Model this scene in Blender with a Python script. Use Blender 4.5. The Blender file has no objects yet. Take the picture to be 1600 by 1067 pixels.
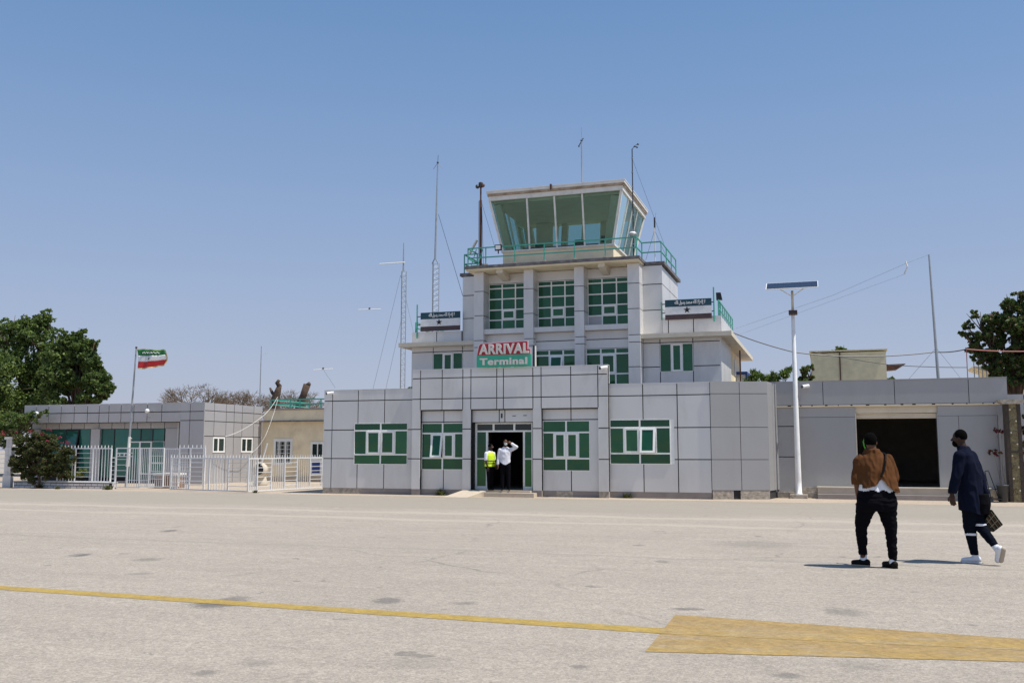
import bpy, bmesh, math, random
import numpy as np
from mathutils import Vector, Matrix, noise as mnoise

SC = bpy.context.scene
COL = SC.collection
rnd = random.Random(7)

# ------------------------------------------------------------------ camera, sky, sun, exposure
F_PX = 1500.0
HEAD = math.atan(490 / F_PX)          # the camera looks this far left of the facade's normal
TILT = math.atan(170 / F_PX)
EYE = 1.6
cam_d = bpy.data.cameras.new('camera')
cam_d.sensor_width = 36.0
cam_d.lens = 36.0 * F_PX / 1600.0
cam_d.clip_start = 0.1
cam_d.clip_end = 6000
cam = bpy.data.objects.new('camera', cam_d)
COL.objects.link(cam)
cam.location = (0, 0, EYE)
cam.rotation_euler = (math.radians(90) + TILT, 0, HEAD)
SC.camera = cam

SUN_EL = math.radians(64)
SUN_AZ = math.radians(85)             # measured from -Y (the way the facade faces) towards +X
sun_dir = Vector((math.cos(SUN_EL) * math.sin(SUN_AZ), -math.cos(SUN_EL) * math.cos(SUN_AZ), math.sin(SUN_EL)))
world = bpy.data.worlds.new('World')
SC.world = world
world.use_nodes = True
wn = world.node_tree
wn.nodes.clear()
sky = wn.nodes.new('ShaderNodeTexSky')
sky.sky_type = 'NISHITA'
sky.sun_disc = False
sky.sun_elevation = SUN_EL
sky.sun_rotation = math.atan2(sun_dir.x, sun_dir.y)
sky.altitude = 1300
sky.air_density = 1.0
sky.dust_density = 1.0
sky.ozone_density = 1.5
bg = wn.nodes.new('ShaderNodeBackground')
bg.inputs['Strength'].default_value = 0.108
wo = wn.nodes.new('ShaderNodeOutputWorld')
# dusty air: everywhere round the horizon the blue pales towards a lavender haze, as in the photograph
tcw = wn.nodes.new('ShaderNodeTexCoord'); spw = wn.nodes.new('ShaderNodeSeparateXYZ')
wn.links.new(tcw.outputs['Generated'], spw.inputs[0])
mrw = wn.nodes.new('ShaderNodeMapRange'); mrw.inputs[1].default_value = 0.0; mrw.inputs[2].default_value = 0.62
mrw.inputs[3].default_value = 0.93; mrw.inputs[4].default_value = 0.30
wn.links.new(spw.outputs[2], mrw.inputs[0])
pw = wn.nodes.new('ShaderNodeMath'); pw.operation = 'POWER'; pw.inputs[1].default_value = 1.0
wn.links.new(mrw.outputs[0], pw.inputs[0])
mxw = wn.nodes.new('ShaderNodeMix'); mxw.data_type = 'RGBA'
hzc = wn.nodes.new('ShaderNodeValToRGB'); el = hzc.color_ramp.elements
el[0].position = 0.0; el[0].color = (3.75/6, 3.90/6, 4.78/6, 1); el[1].position = 0.55; el[1].color = (0.80/6, 2.62/6, 5.6/6, 1)
wn.links.new(spw.outputs[2], hzc.inputs[0])
sc_ = wn.nodes.new('ShaderNodeVectorMath'); sc_.operation = 'SCALE'; sc_.inputs['Scale'].default_value = 6.0
wn.links.new(hzc.outputs[0], sc_.inputs[0])
wn.links.new(pw.outputs[0], mxw.inputs[0]); wn.links.new(sky.outputs[0], mxw.inputs[6]); wn.links.new(sc_.outputs[0], mxw.inputs[7])
wn.links.new(mxw.outputs[2], bg.inputs[0])
wn.links.new(bg.outputs[0], wo.inputs[0])
sl = bpy.data.lights.new('sun', 'SUN')
sl.energy = 4.6
sl.angle = math.radians(0.53)
sl.color = (1.0, 0.955, 0.88)
so = bpy.data.objects.new('sun', sl)
COL.objects.link(so)
so.location = (30, -10, 60)
so.rotation_euler = (-sun_dir).to_track_quat('-Z', 'Y').to_euler()
SC.view_settings.view_transform = 'Standard'
SC.view_settings.look = 'None'
SC.view_settings.gamma = 1
SC.view_settings.use_curve_mapping = False
SC.view_settings.exposure = 0.2

# ------------------------------------------------------------------ survey: a pixel of the photograph at a known plane -> a point
_cp, _sp = math.cos(TILT), math.sin(TILT)
V_F = np.array([-math.sin(HEAD) * _cp, math.cos(HEAD) * _cp, _sp])
V_R = np.array([math.cos(HEAD), math.sin(HEAD), 0.0])
V_U = np.cross(V_R, V_F)
def _ray(px, py): return V_F + V_R * ((px - 800) / F_PX) + V_U * ((533.5 - py) / F_PX)
def at(px, py, Y):
    d = _ray(px, py); t = Y / d[1]
    return (d[0] * t, Y, EYE + d[2] * t)
def onx(px, py, X):
    d = _ray(px, py); t = X / d[0]
    return (X, d[1] * t, EYE + d[2] * t)
def ground(px, py, z=0.0):
    d = _ray(px, py); t = (z - EYE) / d[2]
    return (d[0] * t, d[1] * t, z)
def ax(px, py, Y): return at(px, py, Y)[0]
def az(px, py, Y): return at(px, py, Y)[2]

# ------------------------------------------------------------------ materials
MATS = {}
def mat(name, color, rough=0.6, metal=0.0, spec=0.5, var=0.0, vscale=3.0, bump=0.0, bscale=20.0, objvar=0.0,
        dirt=0.0, dirt_col=(0.25, 0.2, 0.15), dscale=1.2, emit=None, coat=0.0, stretch=(1, 1, 1)):
    """Plain surface with procedural mottling in world space, per-piece tint and fine relief."""
    m = bpy.data.materials.new(name)
    m.use_nodes = True
    nt = m.node_tree; N = nt.nodes; L = nt.links
    b = N['Principled BSDF']
    b.inputs['Base Color'].default_value = (*color, 1)
    b.inputs['Roughness'].default_value = rough
    b.inputs['Metallic'].default_value = metal
    b.inputs['Specular IOR Level'].default_value = spec
    if coat: b.inputs['Coat Weight'].default_value = coat
    geo = N.new('ShaderNodeNewGeometry')
    mp = N.new('ShaderNodeMapping'); mp.inputs['Scale'].default_value = stretch
    L.new(geo.outputs['Position'], mp.inputs['Vector'])
    cur = None
    def base():
        nonlocal cur
        if cur is None:
            r = N.new('ShaderNodeRGB'); r.outputs[0].default_value = (*color, 1); cur = r.outputs[0]
        return cur
    if var:
        nz = N.new('ShaderNodeTexNoise'); nz.inputs['Scale'].default_value = vscale; nz.inputs['Detail'].default_value = 6
        L.new(mp.outputs[0], nz.inputs['Vector'])
        mr = N.new('ShaderNodeMapRange'); mr.inputs[1].default_value = 0.3; mr.inputs[2].default_value = 0.7
        mr.inputs[3].default_value = 1 - var; mr.inputs[4].default_value = 1 + var
        L.new(nz.outputs[0], mr.inputs[0])
        mx = N.new('ShaderNodeVectorMath'); mx.operation = 'SCALE'
        L.new(base(), mx.inputs[0]); L.new(mr.outputs[0], mx.inputs['Scale']); cur = mx.outputs[0]
    if objvar:
        oi = N.new('ShaderNodeObjectInfo')
        mr = N.new('ShaderNodeMapRange'); mr.inputs[3].default_value = 1 - objvar; mr.inputs[4].default_value = 1 + objvar
        L.new(oi.outputs['Random'], mr.inputs[0])
        mx = N.new('ShaderNodeVectorMath'); mx.operation = 'SCALE'
        L.new(base(), mx.inputs[0]); L.new(mr.outputs[0], mx.inputs['Scale']); cur = mx.outputs[0]
    if dirt:
        nz = N.new('ShaderNodeTexNoise'); nz.inputs['Scale'].default_value = dscale; nz.inputs['Detail'].default_value = 8
        nz.inputs['Roughness'].default_value = 0.65
        L.new(mp.outputs[0], nz.inputs['Vector'])
        mr = N.new('ShaderNodeMapRange'); mr.inputs[1].default_value = 0.5; mr.inputs[2].default_value = 0.72
        mr.inputs[3].default_value = 0; mr.inputs[4].default_value = dirt
        L.new(nz.outputs[0], mr.inputs[0])
        mx = N.new('ShaderNodeMix'); mx.data_type = 'RGBA'
        L.new(mr.outputs[0], mx.inputs[0]); L.new(base(), mx.inputs[6]); mx.inputs[7].default_value = (*dirt_col, 1)
        cur = mx.outputs[2]
    if cur is not None: L.new(cur, b.inputs['Base Color'])
    if bump:
        nz = N.new('ShaderNodeTexNoise'); nz.inputs['Scale'].default_value = bscale; nz.inputs['Detail'].default_value = 4
        L.new(mp.outputs[0], nz.inputs['Vector'])
        bp = N.new('ShaderNodeBump'); bp.inputs['Strength'].default_value = bump; bp.inputs['Distance'].default_value = 0.02
        L.new(nz.outputs[0], bp.inputs['Height']); L.new(bp.outputs[0], b.inputs['Normal'])
    if emit:
        b.inputs['Emission Color'].default_value = (*emit[0], 1); b.inputs['Emission Strength'].default_value = emit[1]
    MATS[name] = m
    return m

def cladding(name, color, rough, dirt):
    m = mat(name, color, rough=rough, metal=0.25, spec=0.5, var=0.04, vscale=0.6, objvar=0.045, dirt=dirt,
            dirt_col=(0.30, 0.26, 0.22), dscale=0.9, stretch=(1, 1, 0.35))
    nt = m.node_tree; N = nt.nodes; L = nt.links
    b = N['Principled BSDF']
    geo = N.new('ShaderNodeNewGeometry')
    nz = N.new('ShaderNodeTexNoise'); nz.inputs['Scale'].default_value = 0.9; nz.inputs['Detail'].default_value = 1.5
    L.new(geo.outputs['Position'], nz.inputs['Vector'])
    bp = N.new('ShaderNodeBump'); bp.inputs['Strength'].default_value = 0.25; bp.inputs['Distance'].default_value = 0.05
    L.new(nz.outputs[0], bp.inputs['Height']); L.new(bp.outputs[0], b.inputs['Normal'])
    return m
M_CLAD = cladding('silver_cladding', (0.685, 0.67, 0.65), 0.42, 0.26)
M_CLAD_D = cladding('darker_grey_cladding', (0.37, 0.365, 0.365), 0.45, 0.25)
M_CLAD_L = cladding('left_block_cladding', (0.45, 0.44, 0.445), 0.42, 0.12)
M_JOINT = mat('joint_backing', (0.022, 0.022, 0.024), 0.8)
M_FRAME = mat('pale_aluminium_frame', (0.86, 0.86, 0.82), 0.4, var=0.04, objvar=0.03)
M_BEIGE = mat('cream_render', (0.84, 0.72, 0.50), 0.85, var=0.08, vscale=1.5, bump=0.2, bscale=14, dirt=0.35, dirt_col=(0.33, 0.25, 0.17), dscale=1.0)
M_CREAM = mat('pale_cream_render', (0.66, 0.59, 0.47), 0.8, var=0.07, vscale=2, bump=0.15, dirt=0.3, dirt_col=(0.42, 0.35, 0.27), dscale=1.6)
M_WHITE = mat('chalky_white_paint', (0.74, 0.72, 0.67), 0.6, var=0.06, vscale=3, dirt=0.45, dirt_col=(0.40, 0.34, 0.29), dscale=2.2)
M_WHITEPAINT = mat('white_gloss_paint', (0.80, 0.80, 0.79), 0.4, var=0.05, vscale=6, dirt=0.25, dirt_col=(0.5, 0.42, 0.33), dscale=4)
M_SLAB = mat('weathered_dark_concrete', (0.13, 0.12, 0.125), 0.9, var=0.3, vscale=6, bump=0.6, bscale=18, dirt=0.6, dirt_col=(0.33, 0.32, 0.32), dscale=5)
M_CONC = mat('plinth_concrete', (0.31, 0.27, 0.245), 0.9, var=0.12, vscale=4, bump=0.4, bscale=25, dirt=0.5, dirt_col=(0.22, 0.18, 0.15), dscale=2)
M_STONE = mat('rough_patched_stone', (0.40, 0.35, 0.29), 0.95, var=0.3, vscale=9, bump=1.0, bscale=22, dirt=0.6, dirt_col=(0.2, 0.17, 0.14), dscale=6)
M_STEP = mat('sandy_step_concrete', (0.52, 0.44, 0.34), 0.9, var=0.1, vscale=5, bump=0.3, bscale=30, dirt=0.4, dirt_col=(0.38, 0.30, 0.22), dscale=2.5)
M_TURQ = mat('turquoise_rail_paint', (0.055, 0.36, 0.27), 0.5, var=0.1, vscale=8, dirt=0.3, dirt_col=(0.22, 0.2, 0.16), dscale=9)
M_GREY = mat('galvanised_steel', (0.36, 0.38, 0.39), 0.45, metal=0.5, var=0.1, vscale=5)
M_DARK = mat('dark_metal', (0.03, 0.03, 0.033), 0.5)
M_RUST = mat('rusty_brown_steel', (0.10, 0.045, 0.03), 0.7, var=0.25, vscale=8)
M_BLACK = mat('black_plastic', (0.012, 0.012, 0.013), 0.4)
M_INT = mat('dim_interior_plaster', (0.32, 0.29, 0.25), 0.9, var=0.1)
M_RED = mat('sign_red', (0.36, 0.016, 0.03), 0.45, var=0.05)
M_SIGN_G = mat('sign_green', (0.045, 0.40, 0.26), 0.45, var=0.04, vscale=2)
M_LETTER = mat('letter_off_white', (0.66, 0.63, 0.58), 0.5, var=0.05)
M_LETTER_W = mat('letter_white_edge', (0.82, 0.81, 0.79), 0.5)
M_BLUE = mat('deep_blue_paint', (0.012, 0.045, 0.22), 0.5, var=0.1)

def glass_green(name, base, metal=0.25):
    m = mat(name, base, rough=0.04, metal=metal, spec=0.55, objvar=0.25, var=0.12, vscale=1.3)
    nt = m.node_tree; N = nt.nodes; L = nt.links
    b = N['Principled BSDF']
    geo = N.new('ShaderNodeNewGeometry')
    nz = N.new('ShaderNodeTexNoise'); nz.inputs['Scale'].default_value = 1.7; nz.inputs['Detail'].default_value = 1.0
    L.new(geo.outputs['Position'], nz.inputs['Vector'])
    bp = N.new('ShaderNodeBump'); bp.inputs['Strength'].default_value = 0.3; bp.inputs['Distance'].default_value = 0.05
    L.new(nz.outputs[0], bp.inputs['Height']); L.new(bp.outputs[0], b.inputs['Normal'])
    return m
M_PANE = glass_green('green_reflective_glass', (0.016, 0.095, 0.042), 0.3)
M_PANE_T = glass_green('teal_reflective_glass', (0.03, 0.14, 0.115), 0.3)
M_PANE_DK = glass_green('dark_clear_glass', (0.015, 0.03, 0.028), 0.0)
M_DOORG = mat('bright_green_door_panel', (0.012, 0.13, 0.02), 0.25, var=0.05)

def cab_glass():
    m = bpy.data.materials.new('tinted_cab_glass'); m.use_nodes = True
    nt = m.node_tree; N = nt.nodes; L = nt.links; N.clear()
    o = N.new('ShaderNodeOutputMaterial'); mx = N.new('ShaderNodeMixShader')
    tr = N.new('ShaderNodeBsdfTransparent'); tr.inputs[0].default_value = (0.60, 0.78, 0.74, 1)
    df = N.new('ShaderNodeBsdfDiffuse'); df.inputs[0].default_value = (0.16, 0.26, 0.22, 1)
    m2 = N.new('ShaderNodeMixShader'); m2.inputs[0].default_value = 0.16
    gl = N.new('ShaderNodeBsdfGlossy'); gl.inputs['Roughness'].default_value = 0.02; gl.inputs[0].default_value = (0.8, 0.95, 0.92, 1)
    fr = N.new('ShaderNodeFresnel'); fr.inputs[0].default_value = 1.28
    L.new(tr.outputs[0], m2.inputs[1]); L.new(df.outputs[0], m2.inputs[2])
    L.new(fr.outputs[0], mx.inputs[0]); L.new(m2.outputs[0], mx.inputs[1]); L.new(gl.outputs[0], mx.inputs[2])
    L.new(mx.outputs[0], o.inputs[0])
    return m
M_CABG = cab_glass()

# ------------------------------------------------------------------ building blocks
ORG = {}
def tag(o, label=None, cat=None, group=None, kind=None):
    if label: o['label'] = label
    if cat: o['category'] = cat
    if group: o['group'] = group
    if kind: o['kind'] = kind
    return o
def thing(name, loc, label, cat, group=None):
    o = bpy.data.objects.new(name, None); COL.objects.link(o)
    o.empty_display_size = 0.3
    o.location = loc; ORG[o] = Vector(loc)
    return tag(o, label, cat, group)

def frame(ox=0.0, oy=0.0, ang=0.0):
    """wall frame: u runs along the wall, d points out of it, z up. ang 0 faces -Y, ang 90 faces +X"""
    c, s = math.cos(math.radians(ang)), math.sin(math.radians(ang))
    return lambda u, d, z: (ox + u * c + d * s, oy + u * s - d * c, z)

class MB:
    def __init__(self, T=None):
        self.v = []; self.f = []; self.T = T or (lambda x, y, z: (x, y, z)); self.mi = []; self.m = 0
    def pts(self, ps):
        b = len(self.v); self.v += [self.T(*p) for p in ps]; return b
    def face(self, idx): self.f.append(tuple(idx)); self.mi.append(self.m)
    def box(self, x0, x1, y0, y1, z0, z1):
        b = self.pts([(x0, y0, z0), (x1, y0, z0), (x1, y1, z0), (x0, y1, z0), (x0, y0, z1), (x1, y0, z1), (x1, y1, z1), (x0, y1, z1)])
        for q in ((0, 3, 2, 1), (4, 5, 6, 7), (0, 1, 5, 4), (1, 2, 6, 5), (2, 3, 7, 6), (3, 0, 4, 7)):
            self.face([b + i for i in q])
        return self
    def hexa(self, p):      # eight corners: four below, four above, same order
        b = self.pts(p)
        for q in ((0, 3, 2, 1), (4, 5, 6, 7), (0, 1, 5, 4), (1, 2, 6, 5), (2, 3, 7, 6), (3, 0, 4, 7)):
            self.face([b + i for i in q])
        return self
    def bar(self, a, c, w, h=None):
        h = h or w
        a = Vector(a); c = Vector(c); d = (c - a).normalized()
        up = Vector((0, 0, 1)) if abs(d.z) < 0.95 else Vector((0, 1, 0))
        s = d.cross(up).normalized() * (w / 2); t = s.normalized().cross(d).normalized() * (h / 2)
        self.hexa([a - s - t, a + s - t, a + s + t, a - s + t, c - s - t, c + s - t, c + s + t, c - s + t])
        return self
    def tube(self, P, r, n=8, r2=None, cap=True):
        P = [Vector(p) for p in P]; rings = []
        k = len(P)
        prev = None
        for i, p in enumerate(P):
            d = (P[min(i + 1, k - 1)] - P[max(i - 1, 0)]).normalized()
            if prev is None:
                up = Vector((0, 0, 1)) if abs(d.z) < 0.9 else Vector((1, 0, 0))
                s = d.cross(up).normalized()
            else:
                s = (prev - d * prev.dot(d)).normalized()
            prev = s; t = d.cross(s)
            rr = r[i] if isinstance(r, (list, tuple)) else (r if r2 is None else r + (r2 - r) * i / (k - 1))
            rings.append(self.pts([tuple(p + s * (rr * math.cos(2 * math.pi * j / n)) + t * (rr * math.sin(2 * math.pi * j / n))) for j in range(n)]))
        for a, b in zip(rings, rings[1:]):
            for j in range(n): self.face((a + j, a + (j + 1) % n, b + (j + 1) % n, b + j))
        if cap:
            self.face([rings[0] + j for j in reversed(range(n))]); self.face([rings[-1] + j for j in range(n)])
        return self
    def lathe(self, cx, cy, prof, n=16):
        rings = [self.pts([(cx + r * math.cos(2 * math.pi * j / n), cy + r * math.sin(2 * math.pi * j / n), z) for j in range(n)]) for r, z in prof]
        for a, b in zip(rings, rings[1:]):
            for j in range(n): self.face((a + j, a + (j + 1) % n, b + (j + 1) % n, b + j))
        self.face([rings[0] + j for j in reversed(range(n))]); self.face([rings[-1] + j for j in range(n)])
        return self
    def ball(self, c, rx, ry=None, rz=None, n=10, m=7):
        ry = ry or rx; rz = rz or rx
        rings = []
        for i in range(1, m):
            th = math.pi * i / m
            rings.append(self.pts([(c[0] + rx * math.sin(th) * math.cos(2 * math.pi * j / n), c[1] + ry * math.sin(th) * math.sin(2 * math.pi * j / n), c[2] - rz * math.cos(th)) for j in range(n)]))
        for a, b in zip(rings, rings[1:]):
            for j in range(n): self.face((a + j, a + (j + 1) % n, b + (j + 1) % n, b + j))
        lo = self.pts([(c[0], c[1], c[2] - rz)]); hi = self.pts([(c[0], c[1], c[2] + rz)])
        for j in range(n):
            self.face((lo, rings[0] + (j + 1) % n, rings[0] + j)); self.face((hi, rings[-1] + j, rings[-1] + (j + 1) % n))
        return self
    def poly(self, pts, h=None):      # prism from a flat outline given as 3-D points and an offset vector
        n = len(pts); a = self.pts(pts); b = self.pts([tuple(Vector(p) + Vector(h)) for p in pts])
        self.face([a + i for i in range(n)]); self.face([b + i for i in reversed(range(n))])
        for i in range(n): self.face((a + i, b + i, b + (i + 1) % n, a + (i + 1) % n))
        return self
    def build(self, name, m, parent=None, smooth=False, mats=None):
        V = np.array(self.v, dtype=float)
        lo = V.min(0); hi = V.max(0)
        org = Vector(((lo[0] + hi[0]) / 2, (lo[1] + hi[1]) / 2, lo[2]))
        me = bpy.data.meshes.new(name)
        me.from_pydata((V - np.array(org)).tolist(), [], self.f)
        for mm in (mats or [m]): me.materials.append(mm)
        if mats: me.polygons.foreach_set('material_index', self.mi)
        bm = bmesh.new(); bm.from_mesh(me); bmesh.ops.recalc_face_normals(bm, faces=bm.faces); bm.to_mesh(me); bm.free()
        if smooth: me.polygons.foreach_set('use_smooth', [True] * len(me.polygons))
        o = bpy.data.objects.new(name, me); COL.objects.link(o)
        ORG[o] = org
        if parent is not None:
            o.parent = parent; o.location = org - ORG[parent]
        else:
            o.location = org
        return o
def bx(name, m, parent, *b, T=None): return MB(T).box(*b).build(name, m, parent)

def subtract(r, h):
    """rectangle r minus rectangle h -> rectangles"""
    u0, u1, z0, z1 = r; a0, a1, b0, b1 = h
    if a0 >= u1 or a1 <= u0 or b0 >= z1 or b1 <= z0: return [r]
    out = []
    if b0 > z0: out.append((u0, u1, z0, b0))
    if b1 < z1: out.append((u0, u1, b1, z1))
    m0, m1 = max(z0, b0), min(z1, b1)
    if a0 > u0: out.append((u0, a0, m0, m1))
    if a1 < u1: out.append((a1, u1, m0, m1))
    return [q for q in out if q[1] - q[0] > 0.01 and q[3] - q[2] > 0.01]

GAP = 0.034
def clad(parent, T, us, zs, m=None, holes=(), d=0.04, name='panel', gap=GAP, jitter=0.003):
    """cassette panels on a wall frame: one object per panel, open joints between them"""
    for i in range(len(us) - 1):
        for j in range(len(zs) - 1):
            g = gap / 2
            u0 = us[i] + (g if i else 0); u1 = us[i + 1] - (g if i < len(us) - 2 else 0)
            z0 = zs[j] + (g if j else 0); z1 = zs[j + 1] - (g if j < len(zs) - 2 else 0)
            rs = [(u0, u1, z0, z1)]
            for h in holes:
                rs = [q for r in rs for q in subtract(r, h)]
            if not rs: continue
            dd = d + rnd.uniform(-jitter, jitter)
            while rs:      # pieces that touch make one cut-out panel, the others are panels of their own
                grp = [rs.pop(0)]; grew = True
                while grew:
                    grew = False
                    for r in list(rs):
                        if any(r[0] <= q[1] + 1e-6 and q[0] <= r[1] + 1e-6 and r[2] <= q[3] + 1e-6 and q[2] <= r[3] + 1e-6 for q in grp):
                            grp.append(r); rs.remove(r); grew = True
                b = MB(T)
                for r in grp: b.box(r[0], r[1], 0.0, dd, r[2], r[3])
                b.build(name, m or M_CLAD, parent)

def window(parent, T, u0, u1, z0, z1, rows, bar=0.05, d=0.0, pane=None, frame_m=None, name='window', special=None, edge=None):
    """rows from the top: (height share, [(width share, kind), ...]); kinds f fixed, c casement, o casement pushed open"""
    pane = pane or M_PANE; frame_m = frame_m or M_FRAME
    fb = MB(T)
    ed = 0.018 if edge is None else edge
    fb.box(u0, u1, d, d + 0.05, z1 - ed, z1); fb.box(u0, u1, d, d + 0.06, z0, z0 + ed)
    fb.box(u0, u0 + ed, d, d + 0.05, z0 + ed, z1 - ed); fb.box(u1 - ed, u1, d, d + 0.05, z0 + ed, z1 - ed)
    th = sum(r[0] for r in rows); H = (z1 - z0 - 2 * ed - bar * (len(rows) - 1)); W_ = u1 - u0 - 2 * ed
    zt = z1 - ed; cells = []
    for ri, (rh, cs) in enumerate(rows):
        h = H * rh / th; zb = zt - h
        if ri < len(rows) - 1: fb.box(u0 + ed, u1 - ed, d, d + 0.05, zb - bar, zb)
        tw = sum(c[0] for c in cs); Wn = W_ - bar * (len(cs) - 1); ul = u0 + ed
        for ci, (cw, k) in enumerate(cs):
            w = Wn * cw / tw
            if ci < len(cs) - 1: fb.box(ul + w, ul + w + bar, d, d + 0.05, zb, zt)
            cells.append((ul, ul + w, zb, zt, k, ri, ci)); ul += w + bar
        zt = zb - bar
    wo_ = fb.build(name, frame_m, parent)
    for (a, b, c, e, k, ri, ci) in cells:
        pm = (special or {}).get((ri, ci), pane)
        if k == 'f':
            MB(T).box(a, b, d + 0.008, d + 0.02, c, e).build('pane', pm, wo_)
        else:
            an = math.radians(11) if k == 'o' else 0.0
            def T2(u, dd, z, e=e):
                q = e - z
                return T(u, dd + q * math.sin(an), e - q * math.cos(an))
            s = 0.055
            cb = MB(T2); y0, y1 = d + 0.03, d + 0.075
            cb.box(a - 0.01, b + 0.01, y0, y1, e - s, e + 0.01).box(a - 0.01, b + 0.01, y0, y1, c - 0.01, c + s)
            cb.box(a - 0.01, a + s, y0, y1, c + s, e - s).box(b - s, b + 0.01, y0, y1, c + s, e - s)
            cb.build('casement', frame_m, wo_)
            MB(T2).box(a + s, b - s, d + 0.042, d + 0.056, c + s, e - s).build('pane', pm, wo_)
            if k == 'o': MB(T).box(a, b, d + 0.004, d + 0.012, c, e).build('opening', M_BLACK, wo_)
    return wo_

def text_mesh(body, size, T, name, m, parent, bold=0.0, depth=0.02, spacing=1.0, shear=0.0, fit=None):
    """lettering as real geometry standing proud of a board; T maps (x, out, z)"""
    cu = bpy.data.curves.new(name, 'FONT')
    cu.body = body; cu.size = size; cu.offset = bold; cu.extrude = depth / 2; cu.space_character = spacing; cu.shear = shear
    cu.resolution_u = 4
    to = bpy.data.objects.new(name, cu); COL.objects.link(to)
    dg = bpy.context.evaluated_depsgraph_get()
    me = bpy.data.meshes.new_from_object(to.evaluated_get(dg))
    bpy.data.objects.remove(to)
    V = np.array([tuple(v.co) for v in me.vertices])
    if len(V) == 0: return None
    if fit:
        x0, x1, y0, y1 = fit
        lo = V.min(0); hi = V.max(0)
        V[:, 0] = x0 + (V[:, 0] - lo[0]) / (hi[0] - lo[0]) * (x1 - x0)
        V[:, 1] = y0 + (V[:, 1] - lo[1]) / (hi[1] - lo[1]) * (y1 - y0)
    b = MB(T)
    b.pts([(p[0], p[2] + depth / 2, p[1]) for p in V])
    for pl in me.polygons: b.face(list(pl.vertices))
    return b.build(name, m, parent)

def cable(name, pts, r, m, sag=0.0, parent=None, n=14):
    P = []
    for a, c in zip(pts, pts[1:]):
        a = Vector(a); c = Vector(c)
        for i in range(n):
            t = i / n; p = a.lerp(c, t); p.z -= sag * 4 * t * (1 - t); P.append(p)
    P.append(Vector(pts[-1]))
    return MB().tube(P, r, 5).build(name, m, parent)
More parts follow.
